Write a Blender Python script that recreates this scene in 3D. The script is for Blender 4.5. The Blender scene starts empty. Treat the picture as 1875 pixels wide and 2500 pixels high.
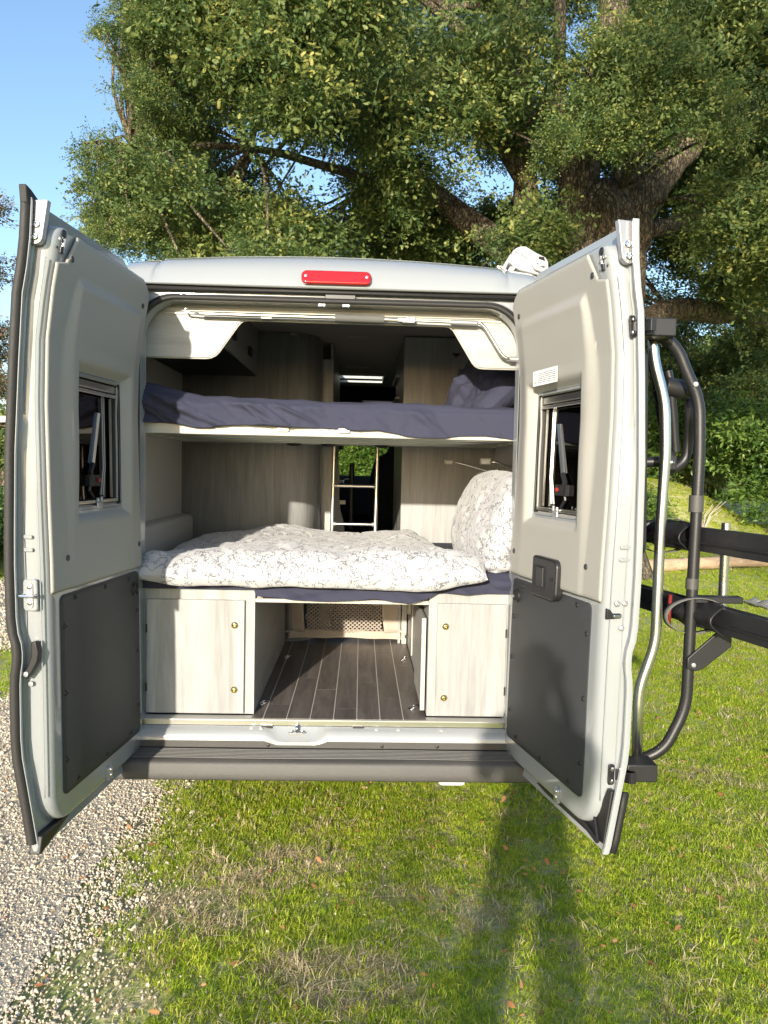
import bpy, bmesh, math, random
import numpy as np
from mathutils import Vector, Matrix
from math import sin, cos, pi, radians, atan2, sqrt
random.seed(7); RNG = np.random.default_rng(7)
S = bpy.context.scene
COL = S.collection
# ------------------------------------------------------------------ camera, world, sun, exposure
cam_d = bpy.data.cameras.new('camera'); cam = bpy.data.objects.new('camera', cam_d); COL.objects.link(cam)
yw, pt, rl = radians(1.78), radians(3.22), radians(1.25)
fw = Vector((sin(yw)*cos(pt), cos(yw)*cos(pt), -sin(pt))); rt = Vector((cos(yw), -sin(yw), 0)); up = rt.cross(fw)
rt2 = rt*cos(rl)+up*sin(rl); up2 = up*cos(rl)-rt*sin(rl)
cam.matrix_world = Matrix(((rt2.x, up2.x, -fw.x, .13), (rt2.y, up2.y, -fw.y, -3.18), (rt2.z, up2.z, -fw.z, 1.62), (0, 0, 0, 1)))
cam_d.sensor_fit = 'VERTICAL'; cam_d.sensor_height = 24; cam_d.lens = 24*1878/2500
cam_d.clip_start = .05; cam_d.clip_end = 600
S.camera = cam
SUN_EL, SUN_AZ = radians(13.8), radians(14.3)          # the sun stands low behind the camera, a little to its left
to_sun = Vector((-sin(SUN_AZ)*cos(SUN_EL), -cos(SUN_AZ)*cos(SUN_EL), sin(SUN_EL)))
W = bpy.data.worlds.new('World'); S.world = W; W.use_nodes = True
wn = W.node_tree.nodes; wl = W.node_tree.links
sky = wn.new('ShaderNodeTexSky'); sky.sky_type = 'NISHITA'; sky.sun_disc = False
sky.sun_elevation = SUN_EL; sky.sun_rotation = pi+SUN_AZ
sky.air_density = 1.0; sky.dust_density = 1.0; sky.ozone_density = 2.2
wl.new(sky.outputs[0], wn['Background'].inputs[0]); wn['Background'].inputs[1].default_value = .15
sl = bpy.data.lights.new('sun', 'SUN'); sl.energy = 4.0; sl.angle = radians(.9); sl.color = (1, .91, .76)
so = bpy.data.objects.new('sun', sl); COL.objects.link(so); so.rotation_euler = to_sun.to_track_quat('Z', 'Y').to_euler()
S.view_settings.view_transform = 'Standard'; S.view_settings.look = 'None'; S.view_settings.gamma = 1; S.view_settings.use_curve_mapping = False
S.view_settings.exposure = 1.08
S.render.engine = 'CYCLES'; S.cycles.max_bounces = 8; S.cycles.transparent_max_bounces = 8
S.cycles.use_denoising = True

# ------------------------------------------------------------------ numpy noise
def _h(ix, iy, iz, seed):
    n = (ix.astype(np.int64)*374761393+iy.astype(np.int64)*668265263+iz.astype(np.int64)*2147483647+seed*974711) & 0x7fffffff
    n = ((n ^ (n >> 13))*1274126177) & 0x7fffffff
    return ((n ^ (n >> 16)) & 0xffff)/65535.
def vn(x, y, z=0., seed=0):
    x, y, z = np.broadcast_arrays(np.asarray(x, float), np.asarray(y, float), np.asarray(z, float))
    fx, fy, fz = np.floor(x), np.floor(y), np.floor(z)
    tx, ty, tz = x-fx, y-fy, z-fz
    tx, ty, tz = (t*t*(3-2*t) for t in (tx, ty, tz))
    r = 0
    for a in (0, 1):
        for b in (0, 1):
            for c in (0, 1):
                r = r+_h(fx+a, fy+b, fz+c, seed)*(tx if a else 1-tx)*(ty if b else 1-ty)*(tz if c else 1-tz)
    return r*2-1
def fbm(x, y, z=0., o=4, seed=0):
    r = 0; a = 1.; x = np.asarray(x, float); y = np.asarray(y, float); z = np.asarray(z, float)
    for i in range(o):
        r = r+a*vn(x*2**i, y*2**i, z*2**i, seed+i*13); a *= .5
    return r
def sst(a, b, x):
    t = np.clip((np.asarray(x, float)-a)/(b-a), 0, 1); return t*t*(3-2*t)

# ------------------------------------------------------------------ materials
def mat(name, col=(.5, .5, .5), rough=.5, metal=0., spec=.5, coat=0., bump=0., bscale=60., vary=0., vscale=3., sheen=0., transl=0.):
    m = bpy.data.materials.new(name); m.use_nodes = True; nt = m.node_tree; N = nt.nodes; L = nt.links
    p = N['Principled BSDF']; p.inputs['Base Color'].default_value = (*col, 1); p.inputs['Roughness'].default_value = rough
    p.inputs['Metallic'].default_value = metal; p.inputs['Specular IOR Level'].default_value = spec
    p.inputs['Coat Weight'].default_value = coat; p.inputs['Coat Roughness'].default_value = .06
    p.inputs['Sheen Weight'].default_value = sheen
    tc = N.new('ShaderNodeTexCoord')
    if vary:
        nz = N.new('ShaderNodeTexNoise'); nz.inputs['Scale'].default_value = vscale; nz.inputs['Detail'].default_value = 6; L.new(tc.outputs['Object'], nz.inputs['Vector'])
        mx = N.new('ShaderNodeMix'); mx.data_type = 'RGBA'
        mx.inputs['A'].default_value = (*[c*(1-vary) for c in col], 1); mx.inputs['B'].default_value = (*[min(1, c*(1+vary)) for c in col], 1)
        L.new(nz.outputs['Fac'], mx.inputs['Factor']); L.new(mx.outputs['Result'], p.inputs['Base Color'])
        mr = N.new('ShaderNodeMapRange'); mr.inputs['To Min'].default_value = max(.02, rough-.08); mr.inputs['To Max'].default_value = min(1, rough+.08)
        L.new(nz.outputs['Fac'], mr.inputs['Value']); L.new(mr.outputs[0], p.inputs['Roughness'])
    if bump:
        n2 = N.new('ShaderNodeTexNoise'); n2.inputs['Scale'].default_value = bscale; n2.inputs['Detail'].default_value = 5; L.new(tc.outputs['Object'], n2.inputs['Vector'])
        b = N.new('ShaderNodeBump'); b.inputs['Strength'].default_value = bump; b.inputs['Distance'].default_value = .01
        L.new(n2.outputs['Fac'], b.inputs['Height']); L.new(b.outputs[0], p.inputs['Normal'])
    return m
def streak(name, c1, c2, axis='Z', rough=.5, sc=9., stretch=14., bump=.08):      # wood grain running along one axis
    m = bpy.data.materials.new(name); m.use_nodes = True; nt = m.node_tree; N = nt.nodes; L = nt.links; p = N['Principled BSDF']
    tc = N.new('ShaderNodeTexCoord'); mp = N.new('ShaderNodeMapping'); s = [1., 1., 1.]; s['XYZ'.index(axis)] = 1/stretch
    mp.inputs['Scale'].default_value = [v*sc for v in s]; L.new(tc.outputs['Object'], mp.inputs[0])
    oi = N.new('ShaderNodeObjectInfo'); va = N.new('ShaderNodeVectorMath'); va.operation = 'ADD'; cx = N.new('ShaderNodeVectorMath'); cx.operation = 'SCALE'; cx.inputs[0].default_value = (37, 21, 55)
    L.new(oi.outputs['Random'], cx.inputs['Scale']); L.new(mp.outputs[0], va.inputs[0]); L.new(cx.outputs[0], va.inputs[1])
    n1 = N.new('ShaderNodeTexNoise'); n1.inputs['Scale'].default_value = 1; n1.inputs['Detail'].default_value = 8; n1.inputs['Roughness'].default_value = .65; n1.inputs['Distortion'].default_value = .9; L.new(va.outputs[0], n1.inputs['Vector'])
    n2 = N.new('ShaderNodeTexNoise'); n2.inputs['Scale'].default_value = 9; n2.inputs['Detail'].default_value = 4; L.new(va.outputs[0], n2.inputs['Vector'])
    ad = N.new('ShaderNodeMath'); ad.operation = 'MULTIPLY_ADD'; ad.inputs[1].default_value = .35; L.new(n2.outputs['Fac'], ad.inputs[0]); L.new(n1.outputs['Fac'], ad.inputs[2])
    cr = N.new('ShaderNodeValToRGB'); e = cr.color_ramp.elements; e[0].position = .48; e[0].color = (*c2, 1); e[1].position = .82; e[1].color = (*c1, 1); L.new(ad.outputs[0], cr.inputs[0])
    L.new(cr.outputs[0], p.inputs['Base Color']); p.inputs['Roughness'].default_value = rough
    b = N.new('ShaderNodeBump'); b.inputs['Strength'].default_value = bump; b.inputs['Distance'].default_value = .004; L.new(ad.outputs[0], b.inputs['Height']); L.new(b.outputs[0], p.inputs['Normal'])
    return m
M = {}
M['paint'] = mat('silver grey paint', (.275, .29, .30), .25, coat=1.)
M['trim'] = mat('beige door lining', (.315, .305, .28), .55, bump=.05, bscale=400, vary=.03, vscale=5)
M['dark'] = mat('charcoal board', (.032, .034, .038), .55, bump=.2, bscale=350, vary=.18, vscale=7)
M['black'] = mat('black plastic', (.014, .014, .016), .42, bump=.04, bscale=200)
M['rubber'] = mat('black rubber', (.015, .014, .0135), .65, bump=.08, bscale=150, vary=.2, vscale=25)
M['bumper'] = mat('grained grey bumper plastic', (.056, .054, .051), .5, bump=.2, bscale=420, vary=.22, vscale=9)
M['wood'] = streak('pale ash laminate', (.345, .35, .35), (.215, .217, .215), 'Z', .45)
M['woodx'] = streak('pale ash laminate across', (.345, .345, .338), (.25, .248, .24), 'X', .45)
M['woody'] = streak('pale ash laminate along', (.345, .343, .333), (.25, .247, .238), 'Y', .45)
M['edge'] = mat('cream edging', (.40, .39, .35), .4)
M['plank'] = streak('dark smoked oak vinyl', (.165, .145, .132), (.080, .068, .062), 'Y', .42, 16, 9, .12)
M['inlay'] = mat('pale inlay strip', (.55, .50, .46), .5)
M['alu'] = mat('brushed aluminium', (.72, .71, .67), .28, 1.)
M['steel'] = mat('polished steel', (.82, .80, .76), .26, 1.)
M['chrome'] = mat('chrome', (.8, .8, .8), .12, 1.)
M['brass'] = mat('polished brass', (.75, .58, .22), .15, 1.)
M['zinc'] = mat('zinc bracket', (.42, .42, .43), .38, .6)
M['red'] = mat('red lens', (.33, .010, .012), .12, coat=.6, vary=.25, vscale=40)
M['redp'] = mat('red plastic', (.22, .025, .022), .4)
M['lining'] = mat('pale wall lining', (.47, .455, .43), .8, bump=.06, bscale=250, vary=.04)
M['ceil'] = mat('grey ceiling fabric', (.48, .46, .41), .9, bump=.05, bscale=300)
M['navy'] = mat('navy cotton sheet', (.028, .030, .056), .9, bump=.05, bscale=700, vary=.08, vscale=6)
M['white'] = mat('white plastic', (.42, .42, .415), .4)
M['cable'] = mat('grey foam', (.10, .10, .095), .8)
M['canvas'] = mat('beige canvas', (.42, .36, .30), .9, bump=.15, bscale=300, vary=.1)
M['seat'] = mat('black seat fabric', (.012, .012, .014), .9)
M['glass'] = None
def glass(name, tint, ior_f=1.45):
    m = bpy.data.materials.new(name); m.use_nodes = True; N = m.node_tree.nodes; L = m.node_tree.links; N.remove(N['Principled BSDF'])
    t = N.new('ShaderNodeBsdfTransparent'); t.inputs[0].default_value = (*tint, 1); g = N.new('ShaderNodeBsdfGlossy'); g.inputs['Roughness'].default_value = .02; g.inputs[0].default_value = (.9, .9, .9, 1)
    lw = N.new('ShaderNodeLayerWeight'); lw.inputs[0].default_value = .5; pw = N.new('ShaderNodeMath'); pw.operation = 'POWER'; pw.inputs[1].default_value = 4; L.new(lw.outputs['Facing'], pw.inputs[0]); f = N.new('ShaderNodeMath'); f.operation = 'MULTIPLY_ADD'; f.inputs[1].default_value = ior_f-1; f.inputs[2].default_value = .05; L.new(pw.outputs[0], f.inputs[0]); x = N.new('ShaderNodeMixShader'); L.new(f.outputs[0], x.inputs[0]); L.new(t.outputs[0], x.inputs[1]); L.new(g.outputs[0], x.inputs[2]); L.new(x.outputs[0], N['Material Output'].inputs[0])
    return m
M['glass'] = glass('smoked window acrylic', (.035, .026, .024), 1.30); M['clear'] = glass('windscreen glass', (.85, .9, .87))
# printed bedding: thin grey vines with small leaves on white cotton
m = mat('white cotton with grey vine print', (.80, .79, .78), .9, sheen=.2, bump=.06, bscale=500); M['print'] = m
N = m.node_tree.nodes; L = m.node_tree.links; tc = N.new('ShaderNodeTexCoord')
def vine(scale, w, seed):
    mp = N.new('ShaderNodeMapping'); mp.inputs['Location'].default_value = (seed, seed*2.3, seed*.7); L.new(tc.outputs['Object'], mp.inputs[0])
    nz = N.new('ShaderNodeTexNoise'); nz.inputs['Scale'].default_value = scale; nz.inputs['Detail'].default_value = 1.5; L.new(mp.outputs[0], nz.inputs['Vector'])
    a = N.new('ShaderNodeMath'); a.operation = 'SUBTRACT'; a.inputs[1].default_value = .5; L.new(nz.outputs['Fac'], a.inputs[0])
    b = N.new('ShaderNodeMath'); b.operation = 'ABSOLUTE'; L.new(a.outputs[0], b.inputs[0])
    c = N.new('ShaderNodeMath'); c.operation = 'LESS_THAN'; c.inputs[1].default_value = w; L.new(b.outputs[0], c.inputs[0])
    return b, c
b1, c1 = vine(19, .013, 1.3)
vo = N.new('ShaderNodeTexVoronoi'); vo.inputs['Scale'].default_value = 120; L.new(tc.outputs['Object'], vo.inputs['Vector'])
lt = N.new('ShaderNodeMath'); lt.operation = 'LESS_THAN'; lt.inputs[1].default_value = .42; L.new(vo.outputs['Distance'], lt.inputs[0])
nr = N.new('ShaderNodeMath'); nr.operation = 'LESS_THAN'; nr.inputs[1].default_value = .085; L.new(b1.outputs[0], nr.inputs[0])
sc_ = N.new('ShaderNodeSeparateColor'); L.new(vo.outputs['Color'], sc_.inputs[0])
rn = N.new('ShaderNodeMath'); rn.operation = 'LESS_THAN'; rn.inputs[1].default_value = .62; L.new(sc_.outputs[0], rn.inputs[0])
m1 = N.new('ShaderNodeMath'); m1.operation = 'MULTIPLY'; L.new(lt.outputs[0], m1.inputs[0]); L.new(nr.outputs[0], m1.inputs[1])
m2_ = N.new('ShaderNodeMath'); m2_.operation = 'MULTIPLY'; L.new(m1.outputs[0], m2_.inputs[0]); L.new(rn.outputs[0], m2_.inputs[1])
mx_ = N.new('ShaderNodeMath'); mx_.operation = 'MAXIMUM'; L.new(m2_.outputs[0], mx_.inputs[0]); L.new(c1.outputs[0], mx_.inputs[1])
mc = N.new('ShaderNodeMix'); mc.data_type = 'RGBA'; mc.inputs['A'].default_value = (.42, .42, .435, 1); mc.inputs['B'].default_value = (.165, .165, .18, 1); L.new(mx_.outputs[0], mc.inputs['Factor']); L.new(mc.outputs['Result'], N['Principled BSDF'].inputs['Base Color'])
# leaves: colour varies per clump and per leaf, light passes through them
def leafmat(name, cols, transl=.35, rough=.5):
    m = bpy.data.materials.new(name); m.use_nodes = True; N = m.node_tree.nodes; L = m.node_tree.links; p = N['Principled BSDF']
    oi = N.new('ShaderNodeObjectInfo'); at = N.new('ShaderNodeAttribute'); at.attribute_name = 'tint'
    ad = N.new('ShaderNodeMath'); ad.operation = 'MULTIPLY_ADD'; ad.inputs[1].default_value = .45; L.new(at.outputs['Fac'], ad.inputs[0])
    ml = N.new('ShaderNodeMath'); ml.operation = 'MULTIPLY'; ml.inputs[1].default_value = .55; L.new(oi.outputs['Random'], ml.inputs[0]); L.new(ml.outputs[0], ad.inputs[2])
    cr = N.new('ShaderNodeValToRGB'); e = cr.color_ramp.elements
    while len(e) < len(cols): e.new(.5)
    for i, (q, c) in enumerate(cols): e[i].position = q; e[i].color = (*c, 1)
    L.new(ad.outputs[0], cr.inputs[0]); L.new(cr.outputs[0], p.inputs['Base Color']); p.inputs['Roughness'].default_value = rough; p.inputs['Specular IOR Level'].default_value = .35
    t = N.new('ShaderNodeBsdfTranslucent'); hs = N.new('ShaderNodeHueSaturation'); hs.inputs['Value'].default_value = 1.5; hs.inputs['Hue'].default_value = .49; L.new(cr.outputs[0], hs.inputs['Color']); L.new(hs.outputs[0], t.inputs[0])
    x = N.new('ShaderNodeMixShader'); x.inputs[0].default_value = transl; L.new(p.outputs[0], x.inputs[1]); L.new(t.outputs[0], x.inputs[2]); L.new(x.outputs[0], N['Material Output'].inputs[0])
    return m
M['oak'] = leafmat('oak leaf', [(0., (.045, .082, .028)), (.4, (.092, .145, .044)), (.72, (.19, .235, .066)), (1., (.40, .36, .10))])
M['laurel'] = leafmat('shrub leaf', [(0., (.030, .070, .016)), (.4, (.080, .150, .032)), (.8, (.17, .25, .055)), (1., (.28, .34, .09))], .35, .35)
M['autumn'] = leafmat('autumn leaf', [(0., (.06, .075, .03)), (.45, (.13, .12, .045)), (.75, (.25, .13, .06)), (1., (.34, .15, .07))])
M['lime'] = leafmat('bright shrub leaf', [(0., (.06, .12, .02)), (.5, (.12, .20, .03)), (1., (.22, .28, .05))], .4)
M['grassb'] = leafmat('grass blade', [(0., (.14, .25, .022)), (.4, (.33, .44, .034)), (.75, (.52, .57, .06)), (1., (.66, .59, .22))], .5, .5)
M['straw'] = leafmat('dry straw', [(0., (.36, .29, .16)), (1., (.60, .50, .32))], .2, .7)
M['fallen'] = leafmat('fallen leaf', [(0., (.16, .07, .03)), (.5, (.30, .14, .06)), (1., (.42, .24, .12))], .15, .7)
def bark(name, c1, c2, sc=5.):
    m = bpy.data.materials.new(name); m.use_nodes = True; N = m.node_tree.nodes; L = m.node_tree.links; p = N['Principled BSDF']
    tc = N.new('ShaderNodeTexCoord'); mp = N.new('ShaderNodeMapping'); mp.inputs['Scale'].default_value = (sc, sc, sc*.22); L.new(tc.outputs['Object'], mp.inputs[0])
    n = N.new('ShaderNodeTexNoise'); n.inputs['Scale'].default_value = 3; n.inputs['Detail'].default_value = 9; n.inputs['Roughness'].default_value = .7; n.inputs['Distortion'].default_value = .6; L.new(mp.outputs[0], n.inputs['Vector'])
    cr = N.new('ShaderNodeValToRGB'); e = cr.color_ramp.elements; e[0].position = .36; e[0].color = (*c1, 1); e[1].position = .62; e[1].color = (*c2, 1); L.new(n.outputs['Fac'], cr.inputs[0]); L.new(cr.outputs[0], p.inputs['Base Color'])
    mp2 = N.new('ShaderNodeMapping'); mp2.inputs['Scale'].default_value = (sc*1.9, sc*1.9, sc*.62); L.new(tc.outputs['Object'], mp2.inputs[0])
    dn = N.new('ShaderNodeTexNoise'); dn.inputs['Scale'].default_value = 2.2; dn.inputs['Detail'].default_value = 4; L.new(mp2.outputs[0], dn.inputs['Vector'])
    va = N.new('ShaderNodeMix'); va.data_type = 'VECTOR'; va.inputs['Factor'].default_value = .35; L.new(mp2.outputs[0], va.inputs['A']); L.new(dn.outputs['Color'], va.inputs['B'])
    vo_ = N.new('ShaderNodeTexVoronoi'); vo_.feature = 'DISTANCE_TO_EDGE'; vo_.inputs['Scale'].default_value = 3.6; L.new(va.outputs['Result'], vo_.inputs['Vector'])
    rg = N.new('ShaderNodeMapRange'); rg.inputs['From Max'].default_value = .16; L.new(vo_.outputs['Distance'], rg.inputs['Value'])
    ml = N.new('ShaderNodeMix'); ml.data_type = 'RGBA'; ml.blend_type = 'MULTIPLY'; ml.inputs['Factor'].default_value = .55; L.new(cr.outputs[0], ml.inputs['A']); L.new(rg.outputs[0], ml.inputs['B']); L.new(ml.outputs['Result'], p.inputs['Base Color'])
    hh = N.new('ShaderNodeMath'); hh.operation = 'MULTIPLY_ADD'; hh.inputs[1].default_value = .8; L.new(rg.outputs[0], hh.inputs[0]); L.new(n.outputs['Fac'], hh.inputs[2])
    b = N.new('ShaderNodeBump'); b.inputs['Strength'].default_value = 1; b.inputs['Distance'].default_value = .06; L.new(hh.outputs[0], b.inputs['Height']); L.new(b.outputs[0], p.inputs['Normal']); p.inputs['Roughness'].default_value = .9
    return m
M['bark'] = bark('oak bark', (.07, .052, .036), (.34, .27, .18)); M['bark2'] = streak('bare log wood', (.52, .38, .25), (.30, .20, .13), 'X', .9, 14, 7, .5)
def ground_mat(name, stops, sc=(6., 40.), bump=.5):
    m = bpy.data.materials.new(name); m.use_nodes = True; N = m.node_tree.nodes; L = m.node_tree.links; p = N['Principled BSDF']; tc = N.new('ShaderNodeTexCoord')
    a = N.new('ShaderNodeTexNoise'); a.inputs['Scale'].default_value = sc[0]; a.inputs['Detail'].default_value = 7; L.new(tc.outputs['Object'], a.inputs['Vector'])
    c = N.new('ShaderNodeTexNoise'); c.inputs['Scale'].default_value = sc[1]; c.inputs['Detail'].default_value = 6; L.new(tc.outputs['Object'], c.inputs['Vector'])
    mm = N.new('ShaderNodeMix'); mm.inputs['Factor'].default_value = .5; L.new(a.outputs['Fac'], mm.inputs['A']); L.new(c.outputs['Fac'], mm.inputs['B'])
    cr = N.new('ShaderNodeValToRGB'); e = cr.color_ramp.elements
    while len(e) < len(stops): e.new(.5)
    for i, (q, col) in enumerate(stops): e[i].position = q; e[i].color = (*col, 1)
    L.new(mm.outputs['Result'], cr.inputs[0]); L.new(cr.outputs[0], p.inputs['Base Color']); p.inputs['Roughness'].default_value = .95
    b = N.new('ShaderNodeBump'); b.inputs['Strength'].default_value = bump; b.inputs['Distance'].default_value = .02; L.new(c.outputs['Fac'], b.inputs['Height']); L.new(b.outputs[0], p.inputs['Normal'])
    return m
M['soil'] = ground_mat('lawn soil and thatch', [(.35, (.22, .27, .07)), (.5, (.33, .34, .12)), (.65, (.50, .42, .27))])
M['grit'] = ground_mat('grey grit', [(.35, (.36, .305, .23)), (.5, (.46, .395, .30)), (.65, (.54, .47, .37))], (3., 160.), .6)
m = mat('pebble', (.42, .39, .34), .75); M['pebble'] = m
N = m.node_tree.nodes; L = m.node_tree.links; oi = N.new('ShaderNodeObjectInfo'); cr = N.new('ShaderNodeValToRGB'); e = cr.color_ramp.elements
for i in range(2): e.new(.5)
for i, (q, c) in enumerate([(0, (.34, .285, .21)), (.35, (.46, .39, .295)), (.7, (.55, .475, .36)), (1, (.66, .59, .47))]): e[i].position = q; e[i].color = (*c, 1)
L.new(oi.outputs['Random'], cr.inputs[0]); L.new(cr.outputs[0], N['Principled BSDF'].inputs['Base Color'])

# ------------------------------------------------------------------ object helpers
WLOC = {}
def tag(o, label=None, cat=None, group=None, kind=None):
    if label: o['label'] = label
    if cat: o['category'] = cat
    if group: o['group'] = group
    if kind: o['kind'] = kind
    return o
def thing(name, loc, label, cat, group=None):
    o = bpy.data.objects.new(name, None); COL.objects.link(o); o.location = loc; o.empty_display_size = .1
    WLOC[o.name] = Vector(loc); return tag(o, label, cat, group)
def link(o, parent, wloc):
    COL.objects.link(o); wloc = Vector(wloc)
    if parent is not None: o.parent = parent; o.location = wloc-WLOC[parent.name]
    else: o.location = wloc
    WLOC[o.name] = wloc; return o
def finish(me, mats, smooth=40):
    for m in (mats if isinstance(mats, (list, tuple)) else [mats]): me.materials.append(M[m] if isinstance(m, str) else m)
    if smooth:
        me.polygons.foreach_set('use_smooth', [True]*len(me.polygons)); me.set_sharp_from_angle(angle=radians(smooth))
class MB:
    def __init__(s): s.v = []; s.f = []; s.m = []
    def add(s, vs, fs, mi=0):
        b = len(s.v); s.v += [tuple(v) for v in vs]; s.f += [tuple(i+b for i in f) for f in fs]; s.m += [mi]*len(fs); return s
    def box(s, a, b, mi=0, fn=None):
        (x0, y0, z0), (x1, y1, z1) = a, b
        vs = [(x0, y0, z0), (x1, y0, z0), (x1, y1, z0), (x0, y1, z0), (x0, y0, z1), (x1, y0, z1), (x1, y1, z1), (x0, y1, z1)]
        if fn: vs = [fn(*v) for v in vs]
        return s.add(vs, [(0, 3, 2, 1), (4, 5, 6, 7), (0, 1, 5, 4), (1, 2, 6, 5), (2, 3, 7, 6), (3, 0, 4, 7)], mi)
    def prism(s, poly, a, b, fn=lambda u, w, v: (u, v, w), mi=0):          # poly (u,w) extruded along v from a to b
        n = len(poly); vs = [fn(p[0], p[1], a) for p in poly]+[fn(p[0], p[1], b) for p in poly]
        return s.add(vs, [tuple(range(n))[::-1], tuple(range(n, 2*n))]+[(i, (i+1) % n, (i+1) % n+n, i+n) for i in range(n)], mi)
    def tube(s, path, r, n=10, caps=True, mi=0, closed=False):
        P = [Vector(p) for p in path]; k = len(P); R = r if isinstance(r, (list, tuple)) else [r]*k; ring = []
        up_ = Vector((0, 0, 1)); prev = None
        for i in range(k):
            d = (P[(i+1) % k]-P[i-1]) if closed else (P[min(i+1, k-1)]-P[max(i-1, 0)])
            d.normalize()
            if prev is None: a = d.orthogonal().normalized() if abs(d.z) > .99 else d.cross(up_).normalized()
            else: a = (prev-d*prev.dot(d)).normalized()
            prev = a; c = d.cross(a)
            ring.append([P[i]+(a*cos(2*pi*j/n)+c*sin(2*pi*j/n))*R[i] for j in range(n)])
        vs = [v for q in ring for v in q]; kk = k if closed else k-1
        fs = [(i*n+j, i*n+(j+1) % n, ((i+1) % k)*n+(j+1) % n, ((i+1) % k)*n+j) for i in range(kk) for j in range(n)]
        if caps and not closed: fs += [tuple(range(n))[::-1], tuple(range((k-1)*n, k*n))]
        return s.add(vs, fs, mi)
    def lathe(s, prof, o, ax, n=16, mi=0):                                 # prof: (radius, height along ax)
        o = Vector(o); ax = Vector(ax).normalized(); a = ax.orthogonal().normalized(); c = ax.cross(a)
        vs = [o+ax*h+(a*cos(2*pi*j/n)+c*sin(2*pi*j/n))*max(r, 1e-5) for r, h in prof for j in range(n)]
        k = len(prof)
        return s.add(vs, [(i*n+j, i*n+(j+1) % n, (i+1)*n+(j+1) % n, (i+1)*n+j) for i in range(k-1) for j in range(n)]+[tuple(range(n))[::-1], tuple(range((k-1)*n, k*n))], mi)
    def grid(s, nu, nv, fn, mi=0, skip=None, closed_u=False):
        vs = [fn(i/(nu-(0 if closed_u else 1)), j/(nv-1)) for j in range(nv) for i in range(nu)]
        fs = []
        for j in range(nv-1):
            for i in range(nu if closed_u else nu-1):
                if skip and skip(i, j): continue
                i2 = (i+1) % nu; fs.append((j*nu+i, j*nu+i2, (j+1)*nu+i2, (j+1)*nu+i))
        return s.add(vs, fs, mi)
    def build(s, name, mats, parent=None, smooth=40, bevel=0, seg=2, wloc=None, solid=0):
        o0 = Vector(wloc) if wloc is not None else (WLOC[parent.name] if parent is not None else Vector((0, 0, 0)))
        me = bpy.data.meshes.new(name); me.from_pydata([tuple(Vector(v)-o0) for v in s.v], [], s.f); me.update()
        bm = bmesh.new(); bm.from_mesh(me); bmesh.ops.recalc_face_normals(bm, faces=bm.faces) if not solid else None; bm.to_mesh(me); bm.free()
        me.polygons.foreach_set('material_index', s.m)
        finish(me, mats, smooth); o = bpy.data.objects.new(name, me); link(o, parent, o0)
        if solid:
            q = o.modifiers.new('thick', 'SOLIDIFY'); q.thickness = solid; q.offset = 0
        if bevel:
            b = o.modifiers.new('bevel', 'BEVEL'); b.width = bevel; b.segments = seg; b.limit_method = 'ANGLE'; b.angle_limit = radians(40)
            o.modifiers.new('wn', 'WEIGHTED_NORMAL').keep_sharp = True
        return o
def dup(o, parent, off=None, rot=None, name=None):
    c = o.copy(); c.name = name or o.name.split('.')[0]; COL.objects.link(c); c.parent = parent
    if off is not None: c.location = Vector(off)-WLOC[parent.name]; WLOC[c.name] = Vector(off)
    else: WLOC[c.name] = WLOC[o.name]
    if rot is not None: c.rotation_euler = rot
    return c
def rrect(x0, x1, z0, z1, r, n=6):
    rs = r if isinstance(r, (list, tuple)) else [r]*4; out = []
    for k, (cx_, cz_, a0) in enumerate([(x1, z1, 0), (x0, z1, 90), (x0, z0, 180), (x1, z0, 270)]):
        q = rs[k]; sx = -1 if cx_ == x1 else 1; sz = -1 if cz_ == z1 else 1
        for i in range(n+1):
            a = radians(a0+90*i/n); out.append((cx_+sx*q+q*cos(a), cz_+sz*q+q*sin(a)))
    return out
def mesh_grid(name, X, Y, Z, mats, parent, wloc=None, closed=False, smooth=180):
    nv, nu = X.shape; o0 = Vector(wloc) if wloc is not None else (WLOC[parent.name] if parent is not None else Vector((0, 0, 0)))
    co = np.stack([X-o0.x, Y-o0.y, Z-o0.z], -1).reshape(-1, 3)
    idx = np.arange(nv*nu).reshape(nv, nu); f = np.stack([idx[:-1, :-1], idx[:-1, 1:], idx[1:, 1:], idx[1:, :-1]], -1).reshape(-1, 4)
    me = bpy.data.meshes.new(name); me.from_pydata(co.tolist(), [], f.tolist()); me.update()
    finish(me, mats, None); me.polygons.foreach_set('use_smooth', [True]*len(me.polygons))
    o = bpy.data.objects.new(name, me); return link(o, parent, o0)
# ================================================================== ground
def hgt(x, y):
    x = np.asarray(x, float); y = np.asarray(y, float)
    m = 1.5*np.exp(-(((x-7.2)/2.6)**2)**1.4)*sst(12.8, 16.5, y)*(1-sst(20, 26, y))
    far = .35*sst(14, 26, y)*sst(2, 6, x)
    return np.maximum(m, far)+.012*fbm(x*.8, y*.8, 0, 3, 5)*sst(0., 3., np.abs(y)+np.abs(x)*.2)
xs = np.concatenate([np.linspace(-220, -16, 18), np.linspace(-14, 16, 151), np.linspace(18, 220, 18)])
ys = np.concatenate([np.linspace(-120, -6, 12), np.linspace(-5, 30, 176), np.linspace(33, 400, 20)])
X, Y = np.meshgrid(xs, ys)
g = mesh_grid('lawn_ground', X, Y, hgt(X, Y), 'soil', None); g['kind'] = 'structure'
def path_edge(y): return -.70+.13*fbm(y*1.3, 3.3, 0, 3, 9)
def strip_l(y): return -2.15+.2*fbm(y*1.1, 7.3, 0, 3, 19)
def strip_r(y): return -2.95+.25*fbm(y*1.2, 1.3, 0, 3, 29)
def out_l(y): return -4.5+.3*fbm(y*1.2, 11.3, 0, 3, 39)
yy = np.linspace(-4.5, 24, 286)
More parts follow.
